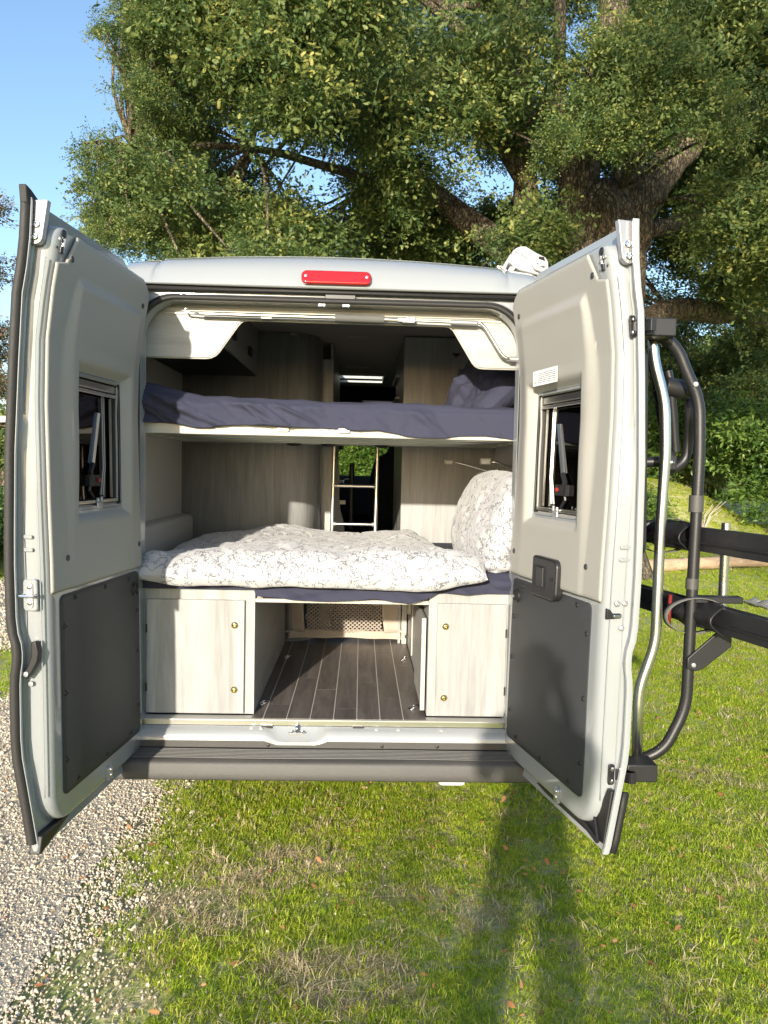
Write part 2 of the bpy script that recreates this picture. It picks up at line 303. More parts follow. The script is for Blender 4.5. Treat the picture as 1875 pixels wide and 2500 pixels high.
for k, (ea, eb) in enumerate(((path_edge, strip_l), (strip_r, out_l))):
    t = np.linspace(0, 1, 14)[None, :]; XA = (ea(yy)-.14)[:, None]*(1-t)+eb(yy)[:, None]*t; YA = np.repeat(yy[:, None], 14, 1)
    g = mesh_grid('gravel_track', XA[:, ::-1], YA, hgt(XA[:, ::-1], YA)+.006, 'grit', None); g['kind'] = 'structure'

# ---- instancing through geometry nodes
def protos(name, meshes):
    c = bpy.data.collections.new(name)
    for i, me in enumerate(meshes):
        o = bpy.data.objects.new('%s_%02d' % (name, i), me); c.objects.link(o)
    return c
def scatter(name, P, R, Sc, I, coll, parent=None, kind=None):
    P = np.asarray(P, np.float32); n = len(P); o0 = WLOC[parent.name] if parent is not None else Vector((0, 0, 0))
    me = bpy.data.meshes.new(name); me.vertices.add(n); me.vertices.foreach_set('co', (P-np.array(o0, np.float32)).ravel())
    a = me.attributes.new('rot', 'FLOAT_VECTOR', 'POINT'); a.data.foreach_set('vector', np.asarray(R, np.float32).ravel())
    a = me.attributes.new('scl', 'FLOAT', 'POINT'); a.data.foreach_set('value', np.asarray(Sc, np.float32))
    a = me.attributes.new('idx', 'INT', 'POINT'); a.data.foreach_set('value', np.asarray(I, np.int32))
    o = bpy.data.objects.new(name, me); link(o, parent, o0)
    ng = bpy.data.node_groups.new(name+'_nodes', 'GeometryNodeTree'); ng.interface.new_socket('Geometry', in_out='INPUT', socket_type='NodeSocketGeometry'); ng.interface.new_socket('Geometry', in_out='OUTPUT', socket_type='NodeSocketGeometry')
    N = ng.nodes; L = ng.links; gi = N.new('NodeGroupInput'); go = N.new('NodeGroupOutput')
    ci = N.new('GeometryNodeCollectionInfo'); ci.inputs['Collection'].default_value = coll; ci.inputs['Separate Children'].default_value = True; ci.inputs['Reset Children'].default_value = True
    ip = N.new('GeometryNodeInstanceOnPoints'); ip.inputs['Pick Instance'].default_value = True
    def na(nm, t):
        q = N.new('GeometryNodeInputNamedAttribute'); q.data_type = t; q.inputs['Name'].default_value = nm; return [s for s in q.outputs if s.enabled and s.name == 'Attribute'][0]
    L.new(gi.outputs[0], ip.inputs['Points']); L.new(ci.outputs[0], ip.inputs['Instance']); L.new(na('idx', 'INT'), ip.inputs['Instance Index'])
    L.new(na('rot', 'FLOAT_VECTOR'), ip.inputs['Rotation']); L.new(na('scl', 'FLOAT'), ip.inputs['Scale']); L.new(ip.outputs[0], go.inputs[0])
    md = o.modifiers.new('scatter', 'NODES'); md.node_group = ng
    if kind: o['kind'] = kind
    return o
def pmesh(name, V, F, m, tint=None):
    me = bpy.data.meshes.new(name); me.from_pydata(V, [], F); me.update(); me.materials.append(M[m])
    if tint is not None:
        a = me.attributes.new('tint', 'FLOAT', 'POINT'); a.data.foreach_set('value', tint)
    me.polygons.foreach_set('use_smooth', [True]*len(me.polygons)); return me
OAK = [(0, 0), (.12, .05), (.20, .15), (.28, .08), (.38, .24), (.47, .12), (.58, .31), (.68, .15), (.80, .25), (.90, .12), (1, 0)]
OVAL = [(0, 0), (.2, .13), (.45, .21), (.7, .16), (1, 0)]
def leaf_clump(seed, n, rad, ln, shape, m, droop=.3, twig=True):
    r = random.Random(seed); V = []; F = []; T = []
    def leaf(p, d, nrm, s, t):
        d = d.normalized(); side = d.cross(nrm).normalized(); nn = side.cross(d); b = len(V); k = len(shape); fold = r.uniform(.1, .4); cu = r.uniform(-.3, .3)
        for (a, w) in shape: V.append(tuple(p+d*a*s+nn*(cu*a*a*s)))
        for sg in (1, -1):
            for (a, w) in shape[1:-1]: V.append(tuple(p+d*a*s+side*w*s*sg+nn*(fold*w*s+cu*a*a*s)))
        q = k-2
        for gi_, sg in ((0, 1), (1, -1)):
            o = b+k+gi_*q
            for i in range(k-1):
                l0 = b+i; l1 = b+i+1; e0 = b if i == 0 else o+i-1; e1 = b+k-1 if i == k-2 else o+i
                f = [l0, l1, e1, e0]; f = [x for j, x in enumerate(f) if x not in f[:j]]
                if len(f) > 2: F.append(tuple(f if sg > 0 else f[::-1]))
        T.extend([t]*(len(V)-b))
    tw = []
    for k in range(max(2, n//7)):
        a = Vector((r.gauss(0, 1), r.gauss(0, 1), r.gauss(0, .55))).normalized(); tw.append(a)
    for i in range(n):
        a = tw[i % len(tw)]; s = r.uniform(.25, 1)*rad; p = a*s+Vector((r.gauss(0, .12), r.gauss(0, .12), r.gauss(0, .12)))*rad; p.z -= droop*rad*(s/rad)**2
        d = a*.6+Vector((r.gauss(0, .7), r.gauss(0, .7), r.gauss(-.15, .5))); nrm = Vector((r.gauss(0, .6), r.gauss(-.3, .6), r.uniform(.2, 1)))
        leaf(p, d, nrm.normalized(), ln*r.uniform(.65, 1.15), r.random())
    if twig:
        for a in tw:
            for t_ in (0,):
                side = a.orthogonal().normalized()*.006*rad/.3; b = len(V); e = a*rad; e.z -= droop*rad
                V.extend([tuple(-side), tuple(side), tuple(e)]); F.append((b, b+1, b+2)); T.extend([0]*3)
    return pmesh('%s_clump' % m, V, F, m, T)
OAKC = protos('oak_leaf_spray', [leaf_clump(10+i, 62, .30, .066, OAK, 'oak') for i in range(6)])
AUTC = protos('autumn_leaf_spray', [leaf_clump(40+i, 26, .34, .09, OVAL, 'autumn', .8) for i in range(4)])
LAUC = protos('shrub_leaf_spray', [leaf_clump(60+i, 24, .32, .13, OVAL, 'laurel') for i in range(5)])
LIMC = protos('bright_leaf_spray', [leaf_clump(80+i, 24, .26, .08, OVAL, 'lime') for i in range(4)])
def blobs_to_pts(bl, dens, shell=.55, seed=1, flat=.8):
    r = np.random.default_rng(seed); P = []; K = []
    for (x, y, z, q) in bl:
        k_ = min(1.1, max(.42, q/.5)); n = max(4, int(dens*(q/.6)**2/k_**1.5)); K.append(np.full(n, k_)); d = r.normal(size=(n, 3)); d /= np.linalg.norm(d, axis=1)[:, None]
        rr = q*(shell+(1.08-shell)*r.random(n))**1.; d[:, 2] *= flat
        P.append(np.array([x, y, z])+d*rr[:, None])
    P = np.concatenate(P); n = len(P)
    R = np.stack([r.normal(0, .35, n), r.normal(0, .35, n), r.random(n)*6.283], 1); return P, R, r.uniform(.75, 1.25, n)*np.concatenate(K)
def limb(mb, pts, r0, r1, n=9, sub=4, wob=.06, seed=0):
    pts = [Vector(p) for p in pts]; out = []; k = len(pts)
    for i in range(k-1):
        p0, p1, p2, p3 = pts[max(i-1, 0)], pts[i], pts[i+1], pts[min(i+2, k-1)]
        for j in range(sub):
            t = j/sub; out.append(.5*((2*p1)+(p2-p0)*t+(2*p0-5*p1+4*p2-p3)*t*t+(3*p1-p0-3*p2+p3)*t**3))
    out.append(pts[-1]); L_ = len(out)
    rs = [r0+(r1-r0)*(i/(L_-1))**.8 for i in range(L_)]
    out = [p+Vector((float(vn(i*.9, seed)), float(vn(i*.9, seed+5)), float(vn(i*.9, seed+9))))*wob*rs[i]*4 for i, p in enumerate(out)]
    mb.tube(out, [r_*(1+.12*float(vn(i*1.3, seed+3.3))) for i, r_ in enumerate(rs)], n); return mb

# ================================================================== the old oak behind the van
oak = thing('oak_tree', (3.9, 9, 0), 'huge old oak with spreading limbs and dense green crown behind the camper van', 'tree')
CR = [tuple(map(float, q.split(','))) for q in "-2.44,6.81,5.79,0.22;1.90,8.30,8.71,0.58;5.50,7.96,5.17,0.74;-2.07,6.22,4.98,0.45;5.05,8.29,7.91,0.79;7.02,12.77,9.84,0.66;6.50,8.79,4.81,0.61;-1.79,5.92,6.62,0.59;2.70,11.07,10.48,0.60;-0.74,7.96,4.74,0.59;-4.23,9.74,5.50,0.22;4.97,10.47,8.19,0.50;7.58,11.53,9.81,0.78;7.52,11.67,8.97,0.73;-3.18,9.51,5.46,0.22;-3.13,8.59,7.14,0.22;-0.44,8.27,4.33,0.59;-0.57,5.98,6.59,0.54;-2.80,10.44,9.63,0.66;0.19,10.56,8.78,0.75;0.67,7.33,6.33,0.77;5.92,11.39,10.06,0.78;2.46,7.64,4.88,0.63;-2.16,7.04,4.32,0.22;9.14,12.86,6.19,0.64;0.15,9.26,8.56,0.80;6.98,10.00,6.61,0.60;-3.39,9.43,7.88,0.22;3.89,11.90,8.22,0.69;6.10,12.06,9.07,0.76;4.46,12.74,5.18,0.66;1.20,11.32,6.51,0.72;-2.24,8.45,5.01,0.40;0.45,11.65,7.01,0.69;0.59,8.31,5.68,0.71;2.81,9.83,9.53,0.57;0.95,10.67,8.06,0.68;-1.13,5.60,3.75,0.38;-0.18,8.61,8.70,0.53;1.93,10.48,8.23,0.79;5.92,11.88,8.55,0.69;3.08,12.36,9.10,0.50;-2.96,8.61,6.08,0.37;2.82,9.26,4.83,0.63;-1.99,10.37,8.30,0.61;6.94,9.49,7.11,0.60;2.02,12.61,9.68,0.73;-1.20,6.36,6.42,0.80;6.65,10.27,5.22,0.50;4.86,10.45,7.83,0.71;3.47,12.47,8.32,0.62;6.04,12.02,10.82,0.71;0.56,11.68,9.08,0.77;-2.52,8.29,6.38,0.36;-0.61,8.47,8.05,0.74;-3.67,9.62,8.18,0.22;3.55,11.34,10.55,0.79;5.97,7.29,5.27,0.75;-2.04,10.27,6.30,0.71;-3.04,10.10,8.12,0.54;-0.06,5.88,6.94,0.67;2.83,12.26,9.75,0.64;6.13,11.83,7.11,0.63;5.85,10.56,7.40,0.67;3.48,7.58,6.65,0.51;-2.22,9.96,9.41,0.64;5.92,9.57,6.46,0.64;-2.45,6.38,6.82,0.22;-1.01,7.01,7.19,0.57;1.25,12.55,11.15,0.61;7.25,11.04,6.63,0.64;7.17,11.01,9.97,0.59;-1.66,6.73,7.56,0.52;0.21,9.19,4.31,0.59;1.02,11.39,8.97,0.72;-2.44,8.89,7.79,0.78;3.74,12.85,8.83,0.50;-3.14,7.61,4.74,0.22;2.02,10.11,4.47,0.61;-3.50,10.00,9.23,0.35;5.78,8.46,8.77,0.52;-0.65,5.78,6.93,0.79;-2.50,6.13,6.08,0.22;7.54,12.14,7.58,0.56;1.81,7.37,7.14,0.71;-0.82,6.08,5.90,0.63;7.07,11.44,8.14,0.73;8.06,12.82,8.29,0.68;0.37,12.87,11.18,0.51;2.65,12.29,8.22,0.62;5.86,10.71,5.53,0.62;-1.72,7.19,4.58,0.50;6.56,11.80,7.27,0.61;-0.05,9.05,6.79,0.62;3.86,11.79,7.71,0.61;-2.91,7.34,7.62,0.22;7.14,11.30,9.20,0.52;5.35,12.74,7.26,0.77;4.07,11.43,5.74,0.68;0.34,10.17,7.56,0.77;-0.91,8.57,7.49,0.79;3.46,11.37,6.61,0.52;-2.44,6.37,6.66,0.27;4.85,11.82,6.01,0.71;7.00,10.75,4.94,0.79;-2.29,5.92,6.75,0.27;1.55,7.71,6.73,0.68;1.46,9.53,9.25,0.57;8.82,12.35,6.67,0.54;5.72,12.83,8.95,0.80;-1.12,7.43,4.86,0.73;-2.88,10.38,7.02,0.56;-3.19,8.75,8.31,0.22;4.18,11.63,10.86,0.63;0.89,12.55,7.15,0.61;6.16,8.00,7.37,0.78;-2.50,8.02,6.84,0.43;-3.46,8.35,5.14,0.33;-2.85,8.60,5.32,0.22;-2.43,5.99,5.87,0.22;5.62,8.61,8.41,0.65;-2.63,7.35,6.91,0.35;2.73,12.83,11.27,0.62;-2.49,6.71,5.96,0.22;4.59,10.22,9.44,0.53;6.22,8.01,8.15,0.53;4.70,10.55,8.38,0.69;4.54,11.27,7.72,0.68;4.85,9.97,9.06,0.50;5.67,12.02,6.38,0.51;-1.26,8.82,8.91,0.67;-1.04,6.32,4.18,0.52;5.83,7.40,7.50,0.60;7.57,11.13,5.42,0.57;4.20,12.22,6.45,0.78;5.90,9.66,5.98,0.56;-2.75,7.38,5.43,0.45;-2.92,8.29,8.54,0.50;-1.91,5.89,7.10,0.68;5.05,11.82,8.13,0.64;-2.81,6.79,4.93,0.42;-3.57,10.16,8.08,0.27;-0.86,8.56,7.09,0.68;-2.36,9.20,6.93,0.51;5.01,7.49,8.10,0.69;2.46,8.72,6.84,0.51;6.47,8.33,5.21,0.64;4.03,8.02,7.51,0.58;5.72,10.55,6.09,0.60;0.05,8.71,7.42,0.76;2.77,7.01,6.83,0.42;3.16,6.57,6.82,0.42;3.63,6.43,6.62,0.45;4.04,6.31,6.43,0.42;3.01,6.83,6.29,0.42;3.48,6.50,6.11,0.42;3.91,6.30,5.99,0.38;2.64,6.57,5.86,0.30;3.18,6.51,5.78,0.30;3.69,6.49,5.86,0.30;4.68,6.90,6.38,0.34;2.50,6.83,5.71,0.26;4.75,6.55,5.93,0.22;-3.34,7.10,7.11,0.14;-2.97,6.31,6.67,0.16;-3.17,7.38,7.32,0.20;-2.60,6.18,6.82,0.25;-2.51,6.89,7.32,0.30;-3.02,7.06,7.50,0.20;-2.95,7.10,6.43,0.20;-2.96,6.73,6.53,0.15;-2.85,7.31,7.03,0.18;-3.47,6.94,5.66,0.12;-3.34,7.04,5.59,0.20;-2.87,6.12,5.34,0.15;-2.63,6.28,4.48,0.25;-2.90,6.70,4.33,0.20;-2.22,6.82,4.38,0.18;-2.03,6.14,4.01,0.15;-3.42,7.11,4.85,0.18;-3.09,6.52,4.37,0.18;-2.40,6.71,5.85,0.30;-2.63,6.78,6.17,0.22;2.61,11.74,6.15,0.55;1.19,10.62,5.76,0.52;0.80,10.04,5.19,0.51;0.53,9.91,5.66,0.63;-3.06,10.68,5.42,0.41;-1.45,11.10,6.01,0.63;-2.99,12.28,6.07,0.56;-3.04,10.62,5.73,0.62;-0.27,11.42,6.02,0.52;-2.48,12.38,5.69,0.52;0.46,13.32,5.88,0.55;-3.22,12.15,5.82,0.48;1.51,11.97,6.09,0.55;1.45,12.33,5.44,0.58;1.65,11.96,6.28,0.56;-2.73,10.41,5.05,0.52;0.34,12.56,5.74,0.52;3.36,11.77,5.99,0.65;-1.25,13.32,5.91,0.42;2.17,11.66,5.65,0.60;2.71,11.45,6.26,0.55;1.71,12.71,5.49,0.61;-3.28,13.15,6.21,0.64;2.12,12.58,6.34,0.53;1.48,12.96,6.00,0.58;3.53,11.47,5.85,0.56;0.64,13.34,6.93,0.48;0.14,10.26,5.93,0.63;-1.57,12.75,6.32,0.46;1.48,13.09,6.13,0.52;-1.03,10.96,5.85,0.40;-2.42,10.76,5.88,0.59;3.10,10.50,5.73,0.47;0.97,9.97,5.37,0.53;-3.27,6.90,5.29,0.30;-3.11,6.72,4.93,0.35;-3.20,7.68,5.70,0.30;-2.74,6.66,5.02,0.40;-3.04,7.16,4.88,0.35;-3.47,7.65,4.80,0.25;-2.66,7.31,5.15,0.45;-2.90,7.81,4.87,0.35".split(';')]
tb = MB()
def trunk_ring(zs):
    out = []
    for (cx, cy, cz, r) in zs: out.append((cx, cy, cz, r))
    return out
TR = [(3.95, 9.1, -.1, .95), (3.92, 9.08, .5, .74), (3.9, 9.05, 1.5, .64), (3.88, 9.0, 3., .58), (3.88, 9.0, 4.4, .56), (3.88, 9., 5.2, .55), (3.85, 9., 5.7, .50), (3.8, 9.05, 6.1, .36)]
nr_, vs, fs = 40, [], []
for (cx, cy, cz, r) in TR:
    for j in range(nr_):
        a = 2*pi*j/nr_; rr = r*(1+.07*sin(5*a+cz*.7)+.05*sin(9*a+2+cz*.4)+.05*float(vn(cos(a)*2, sin(a)*2, cz*.7, 3)))
        vs.append((cx+rr*cos(a), cy+rr*sin(a), cz))
fs = [(i*nr_+j, i*nr_+(j+1) % nr_, (i+1)*nr_+(j+1) % nr_, (i+1)*nr_+j) for i in range(len(TR)-1) for j in range(nr_)]
tb.add(vs, fs+[tuple(range((len(TR)-1)*nr_, len(TR)*nr_))])
tb.build('trunk', 'bark', oak, 180)
LIMBS = [([(3.55, 9, 5.0), (3.45, 9, 6.2), (3.55, 9.1, 7.2), (3.95, 9.2, 8.6), (4.1, 9.3, 10.5), (4.3, 9.3, 12.5)], .31, .18), ([(4.15, 8.95, 4.9), (4.35, 8.95, 5.7), (4.85, 9, 6.55), (5.7, 9.1, 7.35), (6.6, 9.4, 7.9), (8.2, 9.8, 8.6)], .33, .2),
         ([(3.9, 8.9, 5.2), (4.05, 8.85, 6.0), (4.45, 8.9, 6.9), (4.9, 9, 7.8), (5.2, 9.2, 9.5)], .26, .12), ([(3.4, 9.3, 4.6), (2.75, 9.3, 5.7), (2.62, 9.2, 7.0), (2.45, 9.2, 8.2), (2.5, 9.2, 10)], .26, .12),
         ([(2.75, 9.2, 5.9), (2.25, 9, 6.62), (1.45, 8.9, 7.0), (.4, 8.7, 7.3), (-1.2, 8.3, 7.4)], .17, .07), ([(3.4, 9.2, 5.6), (3.22, 9.4, 7.0), (3.15, 9.4, 8.7), (3.1, 9.4, 11)], .13, .08),
         ([(3.5, 9.2, 4.3), (2.4, 9.4, 5.2), (1.5, 9.6, 5.9), (.7, 9.8, 6.6), (-.3, 9.6, 7.9), (-.5, 9.4, 9.5)], .27, .13), ([(4.3, 9.4, 3.9), (5.6, 10.5, 4.5), (7.0, 11.0, 4.6), (8.6, 11.5, 4.5), (10.5, 12, 4.9)], .25, .13),
         ([(4.4, 9.1, 5.4), (6.2, 9.8, 6.0), (8.2, 10.5, 6.1), (10, 11, 6.6)], .15, .08), ([(2.5, 9.1, 7.6), (1.2, 8.5, 8.3), (.2, 8, 8.6), (-.8, 7.6, 8.4)], .10, .04), ([(1.5, 9.5, 5.9), (.2, 8.8, 6.0), (-1.5, 8, 6.1), (-3, 7.4, 5.8)], .10, .03),
         ([(2.6, 9.1, 8.6), (1.8, 8.4, 8.4), (1.1, 7.9, 8.1), (.6, 7.6, 8.5)], .07, .03)]
for k, (pts, a, b) in enumerate(LIMBS):
    limb(MB(), pts, a, b, 12, 4, .05, k*3).build('limb', 'bark', oak, 180)
tw = MB(); r_ = random.Random(3)
lp = [Vector(p) for pts, a, b in LIMBS for p in pts[1:]]
for (x, y, z, q) in CR:
    c = Vector((x, y, z)); n = min(lp, key=lambda p: (p-c).length_squared)
    if (n-c).length < 4.5: limb(tw, [n, n.lerp(c, .5)+Vector((r_.uniform(-.2, .2), r_.uniform(-.2, .2), r_.uniform(-.1, .3))), c], .035, .012, 5, 3, .1, r_.random()*50)
tw.build('branches', 'bark', oak, 180)['kind'] = 'stuff'
P, R, Sc = blobs_to_pts(CR, 66, .30, 11); P = P+RNG.normal(0, .16, P.shape)*np.minimum(1, Sc)[:, None]*np.array([1, 1, .8])
scatter('crown', P, R, Sc, RNG.integers(0, 6, len(P)), OAKC, oak, 'stuff')

# ================================================================== trees, shrubs and hedges around
def shrub(name, loc, blobs, dens, coll, ncl, label, cat, group=None, stems=None, seed=3, sc=1.):
    t = thing(name, loc, label, cat, group); P, R, Sc = blobs_to_pts(blobs, dens, .5, seed)
    scatter('foliage', P, R, Sc*sc, np.random.default_rng(seed).integers(0, ncl, len(P)), coll, t, 'stuff')
    if stems:
        sb = MB()
        for k, (pts, a, b) in enumerate(stems): limb(sb, pts, a, b, 8, 3, .06, seed+k)
        sb.build('trunk', 'bark', t, 180)
    return t
rb = random.Random(21)
def mass(x0, x1, y0, y1, z0, z1, n, r0, r1, sd):
    q = random.Random(sd); return [(q.uniform(x0, x1), q.uniform(y0, y1), q.uniform(z0, z1), q.uniform(r0, r1)) for _ in range(n)]
shrub('laurel_shrub', (9.6, 14.5, 0), mass(8.7, 11.4, 13.8, 15.6, .9, 3.1, 26, .5, .8, 1), 34, LAUC, 5, 'broad leaved shrub with light green leaves beside the grassy bank', 'shrub', stems=[([(9.7, 14.6, -.1), (9.8, 14.5, 1.2), (9.5, 14.4, 2.4)], .07, .03)], seed=5)
shrub('elder_shrub', (7.0, 17.2, 1.2), mass(5.0, 8.6, 16.6, 18.4, 1.5, 3.2, 26, .5, .8, 2), 32, LAUC, 5, 'dark green shrub growing on top of the grassy bank', 'shrub', stems=[([(6.9, 17.3, 1.0), (7.0, 17.2, 2.4)], .06, .03)], seed=6)
shrub('bramble_shrub', (6.4, 14.6, .3), mass(5.0, 7.0, 13.4, 15.0, .2, 1.3, 34, .3, .5, 3), 60, LAUC, 5, 'low bramble thicket at the foot of the grassy bank', 'shrub', seed=7, sc=.6)
for k, (x, y, z, lab) in enumerate([(8.6, 19.5, 4.4, 'dark tree overhanging the grassy bank, its trunk hidden in the shrubs'), (12.6, 17.5, 4.0, 'dark leafy tree at the right end of the hedgerow'), (4.2, 21.5, 4.2, 'dark tree behind the trunk of the old oak')]):
    shrub('hedgerow_tree', (x, y, 0), mass(x-2.3, x+2.3, y-1, y+1.5, 1.9, z+2.6, 40, .7, 1.1, 30+k), 26, OAKC, 6, lab, 'tree', 'hedgerow trees behind the grassy bank', [([(x, y, -.1), (x+.2, y, 2.4), (x-.1, y, 5)], .28, .1)], 40+k, 1.25)
# a far wood that closes the view
fb = [(q[0], q[1], q[2], q[3]) for q in mass(-2, 44, 40, 50, 1.5, 7.5, 130, 2.2, 3.6, 77)]
P, R, Sc = blobs_to_pts(fb, 9, .6, 78); scatter('far_wood', P, R, Sc*5.5, RNG.integers(0, 6, len(P)), OAKC, None, 'stuff')
fb = mass(-44, -9, 42, 52, .5, 3.2, 70, 1.6, 2.6, 79)
P, R, Sc = blobs_to_pts(fb, 12, .6, 80); scatter('far_hedge', P, R, Sc*5., RNG.integers(0, 6, len(P)), OAKC, None, 'stuff')
# bright bush in front of the van, seen through the windscreen
shrub('hazel_bush', (.3, 11.6, 0), mass(-1.6, 2.2, 11.0, 12.6, .4, 2.7, 34, .5, .75, 9), 60, LIMC, 4, 'bright yellow green bush in front of the van, seen through its windscreen', 'shrub', stems=[([(.3, 11.7, -.1), (.4, 11.6, 1.6)], .05, .02)], seed=12)
# wispy autumn tree at the left edge
ab = []
q = random.Random(8)
for k in range(62): ab.append((-12.6+q.gauss(0, .85), 21.5+q.gauss(0, .8), q.uniform(3.4, 9.6), q.uniform(.3, .6)))
shrub('autumn_tree', (-12.8, 21.5, 0), ab, 40, AUTC, 4, 'loose tree with orange and green autumn leaves at the far left', 'tree', None, [([(-12.8, 21.5, -.1), (-12.7, 21.5, 3), (-12.5, 21.5, 6), (-12.7, 21.4, 9.6)], .18, .04), ([(-12.7, 21.5, 4), (-12., 21.2, 5.5), (-11.6, 21.2, 7.6)], .05, .02), ([(-12.6, 21.5, 5), (-12., 21.2, 6.2), (-11.7, 21.2, 5.2)], .04, .015)], 14, 1.1)
# low hedge along the drive, far left
shrub('clipped_hedge', (-5.9, 8.4, 0), mass(-6.9, -5.4, 6.6, 13, .25, .85, 44, .35, .55, 15), 60, LAUC, 5, 'low dark green hedge along the gravel drive at the far left', 'hedge', seed=15, sc=.7)
# open timber shelter, far left
sh = thing('timber_shelter', (-11., 18, 0), 'open timber shelter with flat pale edged roof at the far left', 'shelter')
MB().box((-14, 17.0, 2.62), (-9.0, 21, 2.72)).build('roof', 'seat', sh, bevel=.01)
MB().box((-14.03, 16.96, 2.60), (-8.97, 16.995, 2.76)).build('fascia', 'white', sh, bevel=.005)
for x in (-13.6, -9.42):
    for y in (17.3, 20.6): MB().box((x-.07, y-.07, 0), (x+.07, y+.07, 2.6)).build('post', 'bark', sh)
for x, s_ in ((-9.42, -1), (-13.6, 1)):
    b = MB(); b.tube([(x, 17.3, 2.05), (x+s_*.5, 17.3, 2.58)], .05, 6); b.build('brace', 'bark', sh)
MB().box((-14, 17.2, 2.5), (-9, 17.4, 2.62)).build('beam', 'bark', sh)
for z in (.35, .6, .85, 1.1): MB().box((-13.6, 20.5, z), (-9.4, 20.56, z+.2)).build('board', 'bark', sh)

# ---- trees and tall bushes behind the viewpoint: the low sun comes through them and dapples the lawn; leaf masses are placed for their shade
bk_ = mass(-15, 4, -24, -19, 3.2, 4.7, 12, .35, .6, 91)+mass(-4.0, 3.5, -22, -20, 6, 9.5, 9, .4, .7, 92)+mass(-5, 3.9, -22, -20, 11.5, 17, 26, .6, 1.0, 94)
low = [(-2.75, -12.2, 3.0, .16), (-2.45, -12.3, 2.9, .18), (-2.2, -12.1, 3.08, .14), (-3.1, -12.2, 2.82, .14), (-2.6, -11.8, 2.7, .12), (-1.9, -12.2, 2.86, .16)]  # leaf sprays added out of view to throw soft shade on the lawn
shrub('shade_sapling', (-2.5, -12.3, 0), low, 60, OAKC, 6, 'slender sapling added unseen behind the viewpoint to shade the lawn', 'tree', stems=[([(-2.5, -12.3, -.1), (-2.45, -12.3, 1.5), (-2.5, -12.2, 3.0)], .03, .012)], seed=61, sc=.8)
for k, (xa, xb) in enumerate(((-15, -8.6), (-8.6, -2.4), (-2.4, 4))):
    sel = [q_ for q_ in bk_ if xa <= q_[0] < xb]; c_ = (xa+xb)/2
    shrub('birch_tree', (c_, -21.5, 0), sel, 15, OAKC, 6, ['loose tree behind the viewpoint, far left towards the sun', 'loose tree behind the viewpoint, in line with the sun', 'loose tree behind the viewpoint, to the right of the sun'][k], 'tree', 'trees behind the viewpoint', [([(c_, -21.5, -.1), (c_+.1, -21.5, 2), (c_-.1, -21.4, 4.6)], .10, .04), ([(c_, -21.5, 1.8), (c_-1.2, -21.2, 3.6)], .05, .02), ([(c_, -21.5, 2.2), (c_+1.4, -21.8, 4)], .05, .02)], 50+k, 1.3)
# ================================================================== log, plank, dry sticks, blanket
lg = MB(); limb(lg, [(3.9, 8.95, .1), (5.3, 9.45, .12), (6.4, 9.9, .13), (7.8, 10.45, .11), (9.6, 11.1, .1)], .115, .10, 14, 5, .03, 4); lg = lg.build('fallen_log', 'bark2', None, 180, wloc=(6.4, 9.9, 0))
tag(lg, 'long bare fallen log lying across the lawn', 'log')
pk = MB().box((-.3, -.06, 0), (.3, .06, .035)).build('old_plank', 'inlay', None, bevel=.004); pk.location = (7.75, 13.3, float(hgt(7.75, 13.3))+.03); pk.rotation_euler = (.2, .45, -.5); tag(pk, 'short pale weathered plank lying on the grassy bank', 'plank')
st = MB(); q = random.Random(2)
for k in range(11):
    a = q.uniform(-.9, .9); h = q.uniform(.35, .75); st.tube([(0, 0, 0), (a*.2+q.uniform(-.05, .05), q.uniform(-.1, .1), h*.6), (a*.55, q.uniform(-.1, .1), h)], [.012, .009, .005], 5)
st = st.build('dry_stems', 'canvas', None); st.location = (7.9, 14.0, float(hgt(7.9, 14.0))-.03); tag(st, 'spray of bare whitened dry stems sticking up from the bank', 'dry stems')
def strm():
    m = mat('striped wool', (.3, .3, .3), .9); N = m.node_tree.nodes; L = m.node_tree.links; tc = N.new('ShaderNodeTexCoord'); w = N.new('ShaderNodeTexWave'); w.inputs['Scale'].default_value = 7; w.bands_direction = 'Y'; L.new(tc.outputs['Object'], w.inputs[0])
    cr = N.new('ShaderNodeValToRGB'); e = cr.color_ramp.elements; e.new(.35); e.new(.65)
    for i, (a, c) in enumerate([(0, (.05, .22, .24)), (.35, (.30, .34, .33)), (.65, (.30, .10, .07)), (1, (.10, .08, .07))]): e[i].position = a; e[i].color = (*c, 1)
    L.new(w.outputs[1], cr.inputs[0]); L.new(cr.outputs[0], N['Principled BSDF'].inputs['Base Color']); return m
t = np.linspace(0, 1, 30); X, Y = np.meshgrid(t*.8, t*.5); Z = .05+.06*np.abs(fbm(X*5, Y*5, 0, 3, 2))*np.minimum(1, 8*np.minimum(np.minimum(t[None]*1, 1-t[None]), np.minimum(t[:, None], 1-t[:, None])))
bl = mesh_grid('striped_blanket', X-.4, Y-.25, Z-.03, strm(), None); bl.location = (5.45, 6.15, .03); bl.rotation_euler = (0, 0, .1); s_ = bl.modifiers.new('t', 'SOLIDIFY'); s_.thickness = .03; tag(bl, 'crumpled striped wool blanket lying on the lawn at the right edge', 'blanket')

